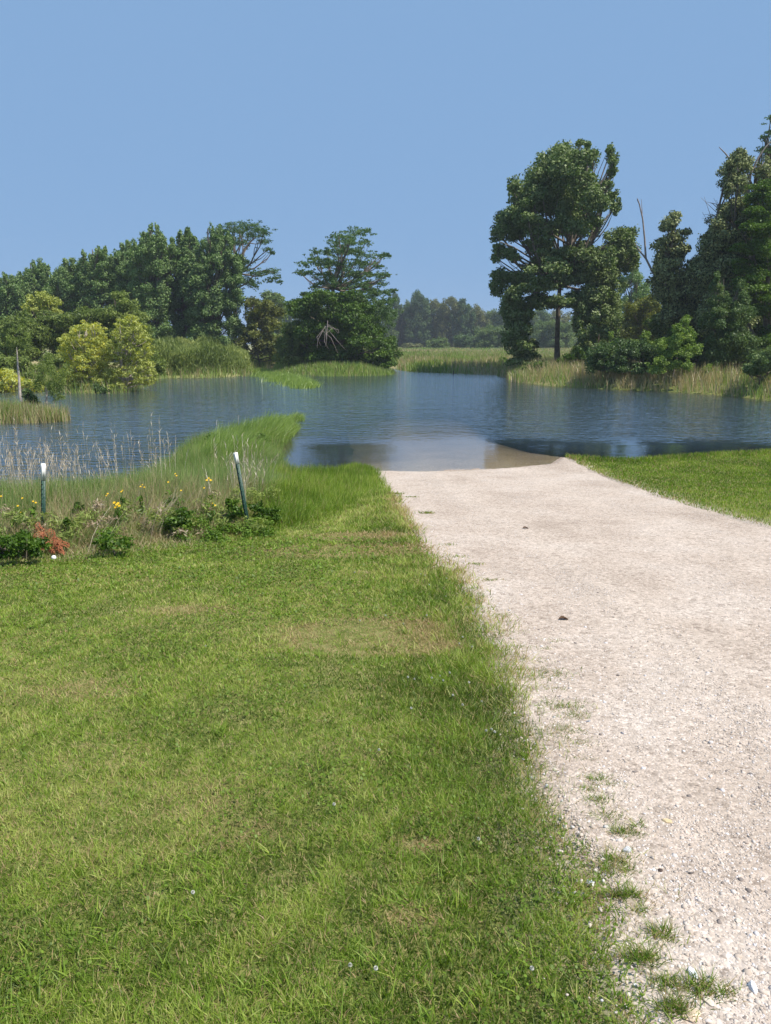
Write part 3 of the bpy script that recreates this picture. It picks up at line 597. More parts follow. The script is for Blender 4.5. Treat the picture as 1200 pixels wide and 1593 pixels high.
def tree(name, label, cat, base, lobes, d, mat, leaf=.26, trunk_r=.3, trunk_top=None, group=None, sub=7, subr=.46, cover=.85, bark='bark', double=True, limbs=True, trunk_px=None, subflat=1.0, base_t=.5, jit=.24, imin=1, inner=.60, step=2, **kw):
    """lobes are (px, py, rx, ry) outlines of the crown's masses, set out in depth round the trunk"""
    bx_, by_ = base; bz = float(height(np.array([bx_]), np.array([by_]))[0])
    root = empty(name, (bx_, by_, bz-.05), label, cat, group)
    cs = []; xs = [l[0] for l in lobes]; xc = .5*(min(l[0]-l[2] for l in lobes)+max(l[0]+l[2] for l in lobes)); hw = .5*(max(l[0]+l[2] for l in lobes)-min(l[0]-l[2] for l in lobes))/F*d
    for (px, py, rx, ry) in lobes:
        dxm = abs(px-xc)/F*d; dep_ = math.sqrt(max(hw*hw-dxm*dxm, 0))*.62 if double else 0
        offs = (-1, .15, 1) if (double and dep_ > 1.2*rx/F*d) else ((-.6, .6) if double else (0,))
        for o_ in offs:
            dd_ = by_+o_*dep_*(.8+.4*rng.random())+rng.normal(0, .1)*hw*(0 if not double else 1)
            dd_ = max(dd_, by_-hw)
            c = at(px+rng.normal(0, rx*.08), py+rng.normal(0, ry*.08), dd_); sc = dd_/F
            cs.append([*c, rx*sc*1.0, (rx+ry)*.5*sc*1.05, ry*sc])
    cs = np.array(cs)
    puffs = []
    for c in cs:
        dr = rng.standard_normal((sub, 3)); dr /= np.linalg.norm(dr, axis=1)[:, None]
        q = c[:3]+dr*c[3:]*(inner+jit*rng.standard_normal((sub, 1)))
        rr = c[3:]*subr*(.75+.5*rng.random((sub, 1))); rr[:, 2] *= subflat
        puffs.append(np.hstack([q, rr]))
    puffs = np.vstack(puffs)
    puffs[:, 2] = np.maximum(puffs[:, 2], bz+.12+puffs[:, 5]*.4)
    V, Fq, T = foliage(puffs, leaf, cover, base_t=base_t, **kw)
    mesh_np('crown', V, Fq, M[mat], root, T)
    mb = MB()
    if trunk_px is None:
        top = cs[np.argmax(cs[:, 2])]; tp = np.array([bx_*.4+top[0]*.6, by_, max(bz+.05, top[2]-top[5]*.3)])
        n_ = 9; s = np.linspace(0, 1, n_)[:, None]
        tpts = np.array([bx_, by_, bz-.3])*(1-s)+tp*s+np.cumsum(rng.standard_normal((n_, 3))*[.02, .02, 0], 0)*(tp[2]-bz)*.3*(s > 0)
    else:
        tpts = np.array([at(px, py, by_) for px, py in trunk_px]); tpts[0] = (bx_, by_, bz-.3)
    tpts = np.array(tpts); k = len(tpts); rr = trunk_r*np.linspace(1, .12, k)**.8; rr[0] *= 1.5
    mb.tube(tpts, rr, 9)
    if limbs:
        for c in cs[::step] if len(cs) > 40 else cs:
            zt = bz+(c[2]-bz)*(.45+.25*rng.random()); i = int(np.argmin(abs(tpts[:, 2]-zt))); i = min(max(i, imin), k-1)
            L_ = np.linalg.norm(c[:3]-tpts[i])
            if L_ < .3 or (imin > 1 and c[2] < tpts[imin][2]): continue
            lp = limb(mb, tpts[i], c[:3], min(rr[i]*.7, .03+.022*L_), .015+.004*L_, seg=5)
            for q in range(2):
                e = c[:3]+np.clip(rng.standard_normal(3), -1, 1)*c[3:]*.55; limb(mb, lp[3], e, .02+.006*L_, .01, n=4, seg=4)
    mb.build('trunk', M[bark], root)
    return root
def shrub(name, label, cat, base, lobes, d, mat, leaf, group=None, **kw):
    kw.setdefault('trunk_r', .05); kw.setdefault('sub', 7); kw.setdefault('subr', .38)
    return tree(name, label, cat, base, lobes, d, mat, leaf, group=group, **kw)
def dup(root, label, loc=None, rz=0.0, sc=1.0):
    r = root.copy(); C.objects.link(r); r['label'] = label
    for ch in root.children:
        c = ch.copy(); C.objects.link(c); c.parent = r
    if loc is not None: r.location = loc
    r.rotation_euler = (0, 0, rz); r.scale = (sc, sc, sc); return r
# children keep their world place through location = -parent.location
# --- the large tree on the right bank
D = 64; base = at(868, 566, D)[:2]
big = tree('shade_tree', 'tall dark green tree with a bare straight trunk at the pond edge', 'tree', base,
 [(868,248,34,26),(905,250,25,24),(850,272,36,26),(892,280,40,28),(838,300,38,26),(915,312,34,28),(875,310,42,30),(800,290,14,16),(812,312,20,14),
  (790,340,22,18),(822,335,32,22),(776,362,15,16),(805,360,26,18),(845,352,34,22),(890,345,36,26),(918,345,24,20),(776,385,12,9),(790,393,20,8),(800,402,14,7),(772,402,8,8),(835,378,28,14),
  (950,236,8,11),(956,250,8,12),(953,270,9,12),(944,288,9,10),(952,305,11,10),(958,322,10,11),(938,318,10,14),(924,238,8,6),(915,226,7,6),(903,222,8,6),
  (870,398,34,16),(905,392,36,20),(850,412,34,16),(895,425,42,22),(935,400,28,22),(962,372,22,22),(978,372,14,18),(968,400,24,22),(988,398,9,14),(945,430,34,24),(850,440,36,16),(815,435,22,14),
  (780,432,20,14),(772,448,14,12),(800,455,22,18),(798,472,26,16),(826,476,18,11),(806,488,24,14),(800,504,21,14),(816,512,18,14),(804,524,20,13),(820,536,18,12),(806,546,20,12),(824,556,22,10),(800,562,20,7),(838,566,18,7),(792,490,14,16),(790,532,10,12),(840,467,22,14),(870,470,26,10),(895,465,22,16),
  (925,462,32,24),(950,470,20,24),(912,490,22,22),(942,500,26,26),(925,520,24,18),(948,520,16,18),(900,505,10,14),(912,535,18,16),(935,542,24,16),(920,558,22,10),(950,552,14,10)],
 D, 'oak', leaf=.27, trunk_r=.22, imin=4, inner=.52, jit=.2, pv=.16, trunk_px=[(868,566),(867,530),(868,500),(869,470),(872,440),(880,410),(888,380),(892,350),(890,320),(886,290),(884,260)], sub=10, subr=.33, cover=.80)
mb = MB()
for pts, r0 in [([(875,430),(905,400),(925,350),(940,300),(955,255)], .12), ([(872,445),(840,410),(800,385),(775,375)], .11), ([(870,470),(835,455),(800,450),(775,440)], .1), ([(872,445),(915,420),(955,390),(985,380)], .1),
               ([(815,470),(812,510),(810,560)], .09), ([(935,470),(932,510),(930,560)], .12), ([(816,410),(800,418),(795,412)], .04), ([(885,380),(850,360),(815,330),(800,300)], .1)]:
    mb.tube([at(a, b_, D-.5+rng.normal(0, .3)) for a, b_ in pts], np.linspace(r0, r0*.25, len(pts)), 6)
mb.build('limbs', M['bark'], big)
# --- trees further right
D = 56; base = at(1082, 580, D)[:2]
t1 = tree('leaning_tree', 'grey-green leaning tree with a bare dead snag on its left', 'tree', base,
 [(1050,338,9,9),(1042,350,13,12),(1046,370,18,13),(1066,362,9,6),(1036,388,16,12),(1055,392,15,13),(1042,412,22,15),(1030,432,18,16),(1058,432,22,20),(1040,455,26,16),(1072,460,26,22),(1060,485,26,16),(1025,415,10,12),(1078,500,25,20),(1040,490,14,12)],
 D, 'poplar', leaf=.24, trunk_r=.2, trunk_px=[(1085,585),(1080,540),(1068,500),(1050,465),(1042,430),(1044,390),(1048,350)], sub=6)
mb = MB()
for pts, r0 in [([(1050,465),(1035,442),(1015,422),(1005,402),(1003,370),(1000,340),(995,318),(992,309)], .10), ([(1003,370),(1000,345),(999,325),(998,310)], .04), ([(1005,402),(995,390),(988,378)], .07), ([(995,318),(992,312),(991,308)], .03)]:
    mb.tube([at(a, b_, D-.8) for a, b_ in pts], np.linspace(r0, r0*.3, len(pts)), 6)
o = mb.build('dead_snag', M['deadwood'], t1); o['label'] = 'bare grey dead snag'
D = 54; base = at(1155, 585, D)[:2]
t2 = tree('vine_clad_tree', 'tall narrow tree with pale branches and dark vine-like leaves right of the leaning tree', 'tree', base,
 [(1148,243,13,12),(1140,258,14,12),(1160,258,10,12),(1138,278,13,12),(1152,288,14,12),(1135,298,10,10),(1190,262,12,12),(1200,275,12,14),(1145,318,16,12),(1128,330,16,12),(1150,340,22,16),(1120,352,22,14),(1110,372,22,16),(1140,372,28,20),(1108,395,24,18),(1095,412,20,14),(1125,420,34,22),(1100,440,26,20),(1135,455,34,24),(1110,480,30,22),(1150,490,32,24),(1130,520,36,24),(1170,470,24,20)],
 D, 'poplar', leaf=.22, trunk_r=.26, trunk_px=[(1158,592),(1158,540),(1160,480),(1162,420),(1163,370),(1163,320),(1162,285),(1155,262),(1148,245)], sub=6, base_t=.38)
mb = MB()
for pts, r0 in [([(1163,330),(1165,300),(1168,270),(1180,245),(1192,228),(1205,215)], .10), ([(1162,290),(1150,268),(1138,250),(1128,238),(1119,229)], .08), ([(1163,310),(1150,285),(1142,278)], .07), ([(1172,262),(1185,258),(1195,245)], .05),
               ([(1180,300),(1192,275),(1198,255)], .06)]:
    mb.tube([at(a, b_, D-1.2) for a, b_ in pts], np.linspace(r0, r0*.3, len(pts)), 6)
for k in range(26):                     # bare fine twigs out to the left
    a = np.array([1128+rng.normal(0, 5), 345+rng.normal(0, 14)]); b_ = np.array([1090+rng.random()*30, 305+rng.random()*55])
    m_ = (a+b_)/2+rng.normal(0, 5, 2); mb.tube([at(*a, D-.5), at(*m_, D-.5), at(*b_, D-.5)], [.03, .02, .008], 4)
mb.build('limbs', M['deadwood'], t2)
D = 57; base = at(1215, 580, D)[:2]
tree('airy_tree', 'thin feathery treetop rising at the right edge above all the others', 'tree', base,
 [(1212,186,14,4),(1200,182,6,3),(1205,205,16,5),(1192,213,10,4),(1215,222,18,6),(1200,236,14,6),(1186,232,8,4),(1222,245,18,8),(1210,258,14,7),(1225,280,20,12),(1230,210,20,8)],
 D, 'locust', leaf=.14, trunk_r=.22, sub=9, subr=.32, cover=.5, jit=.28, inner=.75, shell=.2, subflat=.6, elong=1.8, trunk_px=[(1215,590),(1218,480),(1216,380),(1212,300),(1208,250),(1206,215),(1205,190)])
D = 50; base = at(1198, 590, D)[:2]
tree('bright_leaved_tree', 'broad bright green tree filling the right edge', 'tree', base,
 [(1190,292,18,12),(1176,308,16,10),(1205,310,26,18),(1178,330,20,12),(1205,340,34,20),(1168,352,20,12),(1190,362,30,18),(1222,370,40,26),(1158,385,20,12),(1185,392,32,20),(1150,410,20,10),(1175,425,34,18),(1212,415,40,26),(1160,445,22,12),(1195,450,34,22),(1225,470,40,28),(1190,480,28,14),(1240,510,34,26)],
 D, 'dome', leaf=.17, base_t=.62, trunk_r=.24, sub=8, subr=.42, subflat=.6, cover=.8, elong=1.3, trunk_px=[(1198,600),(1196,540),(1192,480),(1196,420),(1200,360),(1202,310)])
D = 46.5; base = at(1130, 590, D)[:2]
tree('young_tree', 'young upright mid-green tree standing in front of the dark trees', 'tree', base,
 [(1115,432,5,8),(1116,448,9,10),(1118,468,14,12),(1128,485,18,14),(1112,500,18,14),(1152,445,5,10),(1154,462,10,12),(1156,484,16,14),(1140,508,24,16),(1120,530,24,18),(1155,525,24,20),(1135,555,34,18),(1108,560,20,16),(1165,558,18,16)],
 D, 'blue', leaf=.15, trunk_r=.09, sub=8, subr=.42, base_t=.62)
D = 44.2; base = at(1045, 592, D)[:2]
shrub('lime_shrub', 'pale lime-green leafy shrub at the front of the right bank', 'shrub', base,
 [(1066,500,8,9),(1058,512,12,10),(1072,522,12,10),(1052,532,14,10),(1030,535,10,9),(1040,552,12,9),(1065,548,14,10),(1030,562,12,9),(1020,574,14,8),(1050,568,16,8),(1070,570,8,8),(1082,545,10,9),(1100,574,6,7)],
 D, 'lime', .16, sub=9, cover=.75, jit=.3, limbs=False)
shrub('dark_shrub', 'dark green bush mass behind the pale lime shrub', 'bush', at(1050, 585, 48)[:2], [(1062,520,16,14),(1040,540,18,14),(1075,545,18,16),(1055,565,22,14),(1025,562,14,12),(1085,575,18,12),(1105,575,14,10)], 48, 'dome', .17, base_t=.45, limbs=False)
base = at(958, 588, 47)[:2]
shrub('dark_shrub', 'low dark blue-green bush beside the tall tree on the bank', 'bush', base,
 [(930,548,16,12),(950,545,18,14),(970,540,20,14),(990,550,20,14),(1008,560,14,12),(932,568,18,12),(958,568,24,14),(985,572,24,12),(1008,545,14,14)],
 47, 'blue', .17, sub=7, base_t=.4)
base = at(955, 560, 50)[:2]
shrub('lime_shrub', 'small lime shrub poking up behind the low dark bush', 'shrub', base, [(952,522,4,7),(956,535,8,8),(990,535,12,8),(1005,525,10,10),(1012,540,12,10)], 50, 'lime', .16, sub=6, cover=.6)
base = at(1182, 596, 39)[:2]
shrub('silver_shrub', 'silvery blue-green shrub at the right edge above the tan grass', 'bush', base, [(1165,572,12,8),(1182,560,16,12),(1200,552,18,14),(1175,580,18,8),(1205,575,22,14)], 39, 'blue', .15, base_t=.75)
base = at(900, 578, 58)[:2]
shrub('dark_shrub', 'dark shrub in the shade at the tall tree foot', 'bush', base, [(885,560,14,10),(900,555,16,14),(915,565,16,12),(845,568,14,8),(830,572,14,8),(870,572,14,8)], 58, 'dome', .2, base_t=.4)
base = at(1085, 575, 50)[:2]
shrub('dark_shrub', 'mid-green thicket bush between the lime shrub and the young tree', 'bush', base, [(1085,540,18,16),(1100,560,20,16),(1070,565,18,12),(1090,575,22,8),(1060,545,12,12),(1200,520,30,22),(1185,540,24,20)], 50, 'dome', .18, base_t=.45)
base = at(1000, 560, 82)[:2]
tree('willow', 'olive-yellow willow behind the right bank bushes', 'tree', base, [(985,480,14,12),(1005,475,20,14),(1020,492,18,14),(990,498,22,16),(1005,515,30,18),(975,515,14,16),(1030,520,18,16)], 82, 'olive', leaf=.3, trunk_r=.2, base_t=.6)
base = at(988, 560, 112)[:2]
tree('poplar', 'pale narrow poplar seen in the gap right of the tall tree', 'tree', base, [(987,412,7,12),(990,432,10,14),(972,440,9,14),(1004,452,7,14),(992,460,14,14),(975,468,12,14),(1000,480,16,12),(985,490,18,14)], 112, 'cotton', leaf=.33, trunk_r=.25, cover=.6, base_t=.75)
D = 62; base = at(1150, 580, D)[:2]
tree('back_tree', 'dark tree behind the vine-clad tree, filling the wood at the right', 'tree', base, [(1185,340,20,22),(1165,370,22,20),(1205,380,26,24),(1150,410,24,20),(1190,420,30,24),(1125,450,24,20),(1165,460,34,24),(1210,460,30,26),(1110,490,24,20),(1145,505,34,24),(1190,505,34,24),(1125,540,34,22),(1175,545,34,22),(1215,545,30,22)], D, 'oak', leaf=.27, trunk_r=.2, sub=9, subr=.38, base_t=.35)
D = 60; base = at(1060, 580, D)[:2]
tree('back_tree', 'dark bushy tree behind the leaning tree foot', 'tree', base, [(1040,470,16,14),(1065,480,22,16),(1035,500,22,16),(1070,515,26,18),(1045,535,26,18),(1085,540,24,18),(1020,545,14,14),(1100,510,20,18)], D, 'oak', leaf=.25, trunk_r=.14, sub=9, subr=.38, base_t=.4)
# --- middle island
D = 73; base = at(530, 573, D)[:2]
t3 = tree('round_crowned_tree', 'dense dark green round-crowned tree on the small island', 'tree', base,
 [(478,470,22,12),(505,462,22,12),(532,462,26,12),(555,475,22,14),(462,478,14,9),(490,488,30,16),(525,488,32,18),(560,500,26,18),(475,515,26,18),(510,518,30,20),(550,525,30,20),(582,520,20,18),(598,540,20,18),(470,545,22,18),(500,552,28,18),(540,552,34,18),(580,555,28,16),(600,560,16,12),(455,525,14,14)],
 D, 'dome', leaf=.30, trunk_r=.3, sub=8, subflat=.7)
mb = MB()
for k in range(10):
    a = np.array([506+rng.normal(0, 5), 508+rng.normal(0, 5)]); b_ = a+np.array([rng.normal(4, 13), 10+rng.random()*26]); m_ = (a+b_)/2+rng.normal(0, 4, 2)
    dd_ = D-7.2; mb.tube([at(*a, dd_+.4), at(*m_, dd_-.2), at(*b_, dd_-.3)], [.03, .02, .008], 4)
o = mb.build('dead_branch', M['deadwood'], t3); o['label'] = 'bare grey broken branches'
base = at(520, 573, 76)[:2]
tree('locust_tree', 'feathery open-topped tree rising behind the round-crowned tree on the island', 'tree', base,
 [(528,366,14,5),(520,376,10,5),(552,362,14,6),(571,360,8,5),(545,378,20,6),(570,376,10,5),(530,390,20,6),(558,392,18,6),(510,392,12,5),(492,392,8,5),(490,404,12,5),(474,410,10,4),(466,424,6,3),(480,424,12,5),(505,412,18,6),(535,408,22,7),(565,408,18,6),(590,398,10,4),(598,397,7,2.5),(588,414,8,3),(545,426,26,7),(515,428,20,7),(575,428,16,6),(595,428,10,4),(604,428,5,2),(592,440,10,4),(565,444,22,7),(530,442,24,7),(500,440,10,5),
  (490,445,8,4),(585,456,16,6),(560,462,22,9),(602,455,10,4),(612,452,5,2),(590,472,18,9),(608,470,8,8),(600,488,14,10),(575,490,16,12),(605,500,10,10)],
 76, 'locust', leaf=.20, trunk_r=.26, sub=12, subr=.30, subflat=1.1, cover=.42, elong=1.9, horiz=.3, jit=.45, inner=.85, shell=.2, step=4, imin=3, trunk_px=[(520,573),(521,520),(519,470),(518,448),(524,430),(532,410),(540,390),(548,370)])
base = at(450, 575, 71)[:2]
shrub('round_bush', 'mid-green rounded bush at the left end of the island', 'bush', base, [(447,512,12,12),(442,532,14,14),(456,535,14,16),(440,555,13,14),(455,560,18,12)], 71, 'willow', .26, base_t=.45, sub=7)
# --- left bank: olive brush, far tree, flat-topped tree, cottonwoods
base = at(405, 568, 84)[:2]
shrub('olive_brush', 'olive and brown tangled brush between the cottonwoods and the island', 'bush', base, [(390,470,14,9),(410,478,16,10),(398,492,20,12),(425,488,14,12),(415,508,22,14),(392,518,20,14),(375,535,16,12),(405,540,24,16),(425,535,14,16),(360,540,14,10),(430,555,10,12)], 84, 'olive', .32, sub=7, trunk_r=.1)
base = at(424, 548, 150)[:2]
tree('hazy_tree', 'pale hazy tree far behind the olive brush', 'tree', base, [(420,460,12,8),(432,466,12,8),(415,475,14,10),(438,480,14,10),(425,495,18,14),(425,520,20,16)], 150, 'fargreen', leaf=.6, base_t=.7)
base = at(364, 562, 86)[:2]
t4 = tree('flat_topped_tree', 'open flat-topped tree with bare limbs right of the cottonwoods', 'tree', base,
 [(350,358,14,6),(366,352,14,5),(385,350,14,5),(400,356,14,6),(412,362,8,5),(375,362,16,6),(395,368,14,6),(410,376,10,5),(418,388,6,3),(424,393,4,2),(360,372,12,6),(378,378,10,5),(385,408,8,5),(378,418,8,5),(392,424,8,4),(402,426,10,4),(412,422,10,4),(424,422,8,3),(430,432,7,3),(436,438,4,2),(420,436,6,3),(392,438,12,6),(375,438,12,7),(398,446,8,4),(360,440,12,10),(352,410,10,12)],
 86, 'locust', leaf=.21, trunk_r=.24, sub=12, subr=.30, subflat=1.1, cover=.36, elong=1.9, horiz=.3, jit=.45, inner=.85, shell=.2, step=4, imin=3, base_t=.35, trunk_px=[(364,562),(366,500),(367,450),(370,425),(374,405),(380,388),(390,376),(402,366)])
mb = MB()
for pts, r0 in [([(370,425),(364,395),(362,372)], .1), ([(367,450),(385,440),(395,428),(412,420),(428,425)], .1), ([(378,395),(378,375),(372,360)], .07), ([(388,378),(400,380),(412,372)], .06)]:
    mb.tube([at(a, b_, 85) for a, b_ in pts], np.linspace(r0, r0*.3, len(pts)), 5)
mb.build('limbs', M['bark'], t4)
def cottonwood(cx, top, wpx, bot, d, label, bt=.5):
    lobes = []; hh_ = bot-top
    for k in range(6):                 # upright pointed leaders
        x_ = cx+(k-2.5)/2.5*wpx*.42; tp_ = top+abs(k-2.5)/2.5*hh_*.16*(.5+rng.random())
        lobes += [(x_, tp_+5, 4, 8), (x_+rng.normal(0, 2), tp_+17, 9, 11), (x_+rng.normal(0, 3), tp_+34, 13, 14)]
    r = top+hh_*.3
    while r < bot-8:
        f_ = (r-top)/hh_; ww = wpx*(.5+.12*math.sin(f_*3.1))
        for x_ in np.arange(cx-ww+12, cx+ww-8, 21): lobes.append((x_+rng.normal(0, 4), r+rng.normal(0, 5), 16, 14))
        r += 20
    b_ = at(cx, bot-4, d)[:2]
    return tree('cottonwood', label, 'tree', b_, lobes, d, 'cotton', leaf=.27, trunk_r=.28, sub=6, subr=.42, cover=.72, group='cottonwoods in the grove on the left bank', base_t=bt)
cottonwood(336, 346, 78, 566, 84, 'tallest cottonwood of the grove, at its right-hand end')
cottonwood(286, 352, 70, 562, 86, 'cottonwood next left of the tallest one in the grove', .55)
cottonwood(240, 348, 66, 558, 84, 'pointed cottonwood with a twin spire above the willow thicket', .6)
cottonwood(205, 368, 60, 550, 88, 'cottonwood of middling height left of the twin-spired one')
cottonwood(158, 378, 64, 545, 88, 'cottonwood with a step in its outline above the grey-green willows', .45)
cottonwood(108, 398, 60, 540, 90, 'lower cottonwood where the grove slopes down to the left', .5)
cottonwood(58, 402, 62, 540, 92, 'low cottonwood third from the left edge', .45)
cottonwood(14, 424, 56, 545, 90, 'lowest cottonwood at the left edge', .6)
cottonwood(-42, 436, 60, 545, 92, 'cottonwood cut off by the left edge')
# --- willows and thickets on the left
wl = [((20,600,50), [(0,565,24,16),(30,570,24,16),(-30,565,26,18),(55,578,20,14),(15,588,22,12),(45,590,18,10)], 'willow', .5, 'low grey-green willow brush behind the crooked white stem'),
      ((95,600,50), [(80,565,20,14),(105,560,22,16),(90,585,22,14),(120,590,20,12),(70,592,14,10)], 'willow', .45, 'low willow brush left of the most yellow willow'),
      ((235,592,56), [(232,560,14,16),(248,568,12,14),(236,580,12,10)], 'willow', .55, 'small willow bush at the left end of the sapling thicket'),
      ((65,560,60), [(50,470,10,8),(68,462,12,9),(82,470,12,8),(60,480,20,10),(85,485,16,9)], 'yellow', .30, 'small yellow-green willow top below the grove'),
      ((190,560,58), [(188,462,14,10),(195,478,20,12),(180,492,24,12),(205,495,24,14),(220,512,20,18),(185,515,26,14)], 'willow', .6, 'rounded olive willow below the twin-spired cottonwood'),
      ((30,585,56), [(10,510,22,14),(40,502,24,14),(25,525,30,16),(55,522,24,16),(10,545,24,18),(45,548,30,18),(-20,520,24,18),(-15,555,26,18)], 'willow', .42, 'grey-green willow thicket at the left edge'),
      ((105,585,57), [(85,495,24,12),(110,498,24,12),(135,492,22,12),(100,515,30,16),(130,515,30,16),(90,540,26,18),(120,545,28,18),(75,505,14,12)], 'willow', .36, 'grey-green willow behind the yellow willow'),
      ((160,580,60), [(150,488,18,9),(165,500,24,14),(180,520,24,16),(155,530,26,18),(200,535,24,16),(225,540,18,16)], 'willow', .32, 'shaded willow between the two yellow willows')]
for (bx_, by_, d_), lb, mt, bt, lab in wl:
    tree('willow', lab, 'tree', at(bx_, by_, d_)[:2], lb, d_, mt, leaf=.19, trunk_r=.12, sub=9, subr=.36, base_t=bt, elong=1.8, group='willows on the left bank')
D = 44
tree('yellow_willow', 'most yellow willow standing in the flooded left edge of the pond', 'tree', at(128, 612, D)[:2],
 [(138,508,14,8),(122,514,14,8),(152,516,14,10),(110,530,14,10),(135,530,22,12),(158,535,14,12),(105,548,12,11),(128,550,22,13),(150,556,18,12),(165,548,10,12),(115,572,20,13),(140,578,20,14),(160,575,12,12),(118,594,20,12),(140,600,18,10),(100,590,12,12),(155,595,12,10)],
 D, 'yellow', leaf=.13, trunk_r=.10, sub=10, subr=.34, subflat=.75, elong=1.9, base_t=.54, cover=.62, inner=.78, jit=.2, var=.2, pv=.18, group='yellow willows at the water', bark='bark_pale')
tree('yellow_willow', 'paler green-yellow willow right of the most yellow one', 'tree', at(192, 608, D-.5)[:2],
 [(205,498,12,8),(192,505,12,8),(216,508,10,9),(185,522,14,10),(205,522,18,12),(224,526,12,10),(180,542,16,12),(205,545,20,12),(228,545,10,12),(190,565,22,13),(215,565,18,13),(232,570,9,10),(175,585,14,12),(200,588,22,12),(222,590,16,10),(185,602,18,8),(236,582,8,10)],
 D-.5, 'yellow', leaf=.13, trunk_r=.10, sub=10, subr=.34, subflat=.75, elong=1.9, base_t=.32, cover=.62, inner=.78, jit=.2, var=.2, pv=.18, group='yellow willows at the water', bark='bark_pale')
shrub('yellow_brush', 'low yellow brush at the left edge behind the reed islet', 'bush', at(15, 612, 43)[:2], [(0,585,16,10),(20,592,18,10),(40,598,16,10),(5,603,18,10),(60,602,14,8),(-20,600,18,12)], 43, 'yellow', .18, base_t=.7, elong=1.8)
shrub('dark_willow_bush', 'small dark green bush at the water edge between the yellow willows', 'bush', at(158, 616, 41.5)[:2], [(155,607,7,6),(163,608,7,5),(150,602,5,5)], 41.5, 'blue', .12, base_t=.35)
# sparse trees with pale stems by the islet
for (pb, stem, lb, d_, lab) in [((27,606), [(34,604),(30,590),(28,570),(27,550),(26,540)], [(25,525,16,12),(38,535,12,10),(15,535,10,10),(28,512,14,8),(45,522,8,8)], 38, 'half-bare sapling with a crooked white stem at the left edge'),
                               ((74,652), [(74,652),(73,640),(72,625),(73,612),(71,600)], [(70,570,12,12),(85,580,12,12),(60,585,12,10),(95,595,10,14),(78,600,14,12),(90,615,12,12),(58,600,10,10),(75,555,12,8),(100,575,9,10)], 28, 'sparse grey sapling with a short white stem on the reed islet')]:
    tree('sapling', lab, 'tree', at(*pb, d_)[:2], lb, d_, 'willow', leaf=.06 if d_ < 30 else .085, trunk_r=.07, trunk_px=stem, sub=8, subr=.36, cover=.24, elong=1.6, bark='bark_pale', base_t=.5, shell=.1, limbs=False, group='saplings with pale stems')
shrub('islet_bush', 'dark leafy bush on the reed islet left of the white stem', 'bush', at(45, 650, 28.4)[:2], [(45,612,9,8),(52,622,10,9),(40,630,9,9),(55,636,8,8),(45,640,9,6)], 28.4, 'blue', .09, base_t=.5, sub=8)
# tall willow saplings along the left shore: nobody could count the stems
poly = [W(236,588), W(320,587), W(385,583), W(388,574), W(300,572), W(236,578)]
x, y = inpoly_scatter(poly, 5200); n = len(x); x -= 0; yy = y
hb = 2.3*(.35+1.2*fbm(x*.55, y*.3, 3))*np.interp(x, [-24, -20, -14.5, -12], [1, 1.02, .95, .6])
k = 22; bx = np.repeat(x, k)+rng.normal(0, .12, n*k); by = np.repeat(y, k)+rng.normal(0, .12, n*k); s = rng.random(n*k)
bz = height(bx, by)+s*np.repeat(hb, k)*.85
tt = np.clip(np.repeat(.5+1.5*(fbm(x*.5, y*.3, 3)-.5), k)+.14*rng.standard_normal(n*k), 0, 1)
M['saplingleaf'] = leafmat('leaf_sandbar_willow', [(0, (.08, .12, .028)), (.5, (.195, .245, .06)), (1, (.35, .39, .12))], transl=.4)
tag(blades('willow_thicket', bx, by, bz, .22+.25*rng.random(n*k), np.full(n*k, .075), np.clip(.5+.25*rng.standard_normal(n*k), 0, .9), M['saplingleaf'], tt, segs=2), kind='stuff')
# --- distant treeline across the meadow
far_specs = [(560,470,26,'fardark'),(592,468,22,'fargreen'),(614,458,12,'fardark'),(634,472,18,'farolive'),(652,456,20,'fardark'),(676,466,18,'farolive'),(700,462,20,'farolive'),(720,466,18,'fardark'),(742,476,16,'farolive'),(764,482,20,'fargreen'),(788,470,18,'fardark'),(812,478,22,'fargreen'),(840,480,24,'fargreen'),(868,484,24,'farolive'),(896,490,24,'fargreen'),(925,488,26,'fardark'),(960,486,26,'fargreen'),(1000,484,28,'fardark'),(1045,482,30,'fargreen'),(1095,480,32,'farolive'),
             (530,476,26,'farolive'),(495,474,28,'fargreen'),(455,478,26,'fardark')]
ordn = ['first', 'second', 'third', 'fourth', 'fifth', 'sixth', 'seventh', 'eighth', 'ninth', 'tenth', 'eleventh', 'twelfth', 'thirteenth', 'fourteenth', 'fifteenth', 'sixteenth', 'seventeenth', 'eighteenth', 'nineteenth', 'twentieth', 'twenty-first', 'twenty-second', 'twenty-third']
hue = {'fardark': 'dark green', 'fargreen': 'mid-green', 'farolive': 'olive-brown'}
far_specs.sort()
for i, (px, top, wpx, mt) in enumerate(far_specs):
    labs_far = f"{hue[mt]} distant tree, {ordn[i]} from the left in the wood across the meadow"
    d_ = 262+rng.random()*26; bot = 548; lobes = []
    r = top+6
    lobes.append((px, top+7, wpx*.35, 8)); lobes.append((px-wpx*.35, top+16, wpx*.35, 9)); lobes.append((px+wpx*.4, top+14, wpx*.35, 9))
    r = top+26
    while r < bot-2:
        for x_ in np.arange(px-wpx*.8, px+wpx*.8+1, wpx*.4): lobes.append((x_+rng.normal(0, 2), r+rng.normal(0, 2), wpx*.34, 9))
        r += 12
    tree('distant_tree', labs_far, 'tree', at(px, 544, d_)[:2], lobes, d_, mt, leaf=.62, trunk_r=.3, sub=5, subr=.5, cover=.65, group='distant trees across the meadow', limbs=False, double=True, base_t=.35+.4*rng.random())
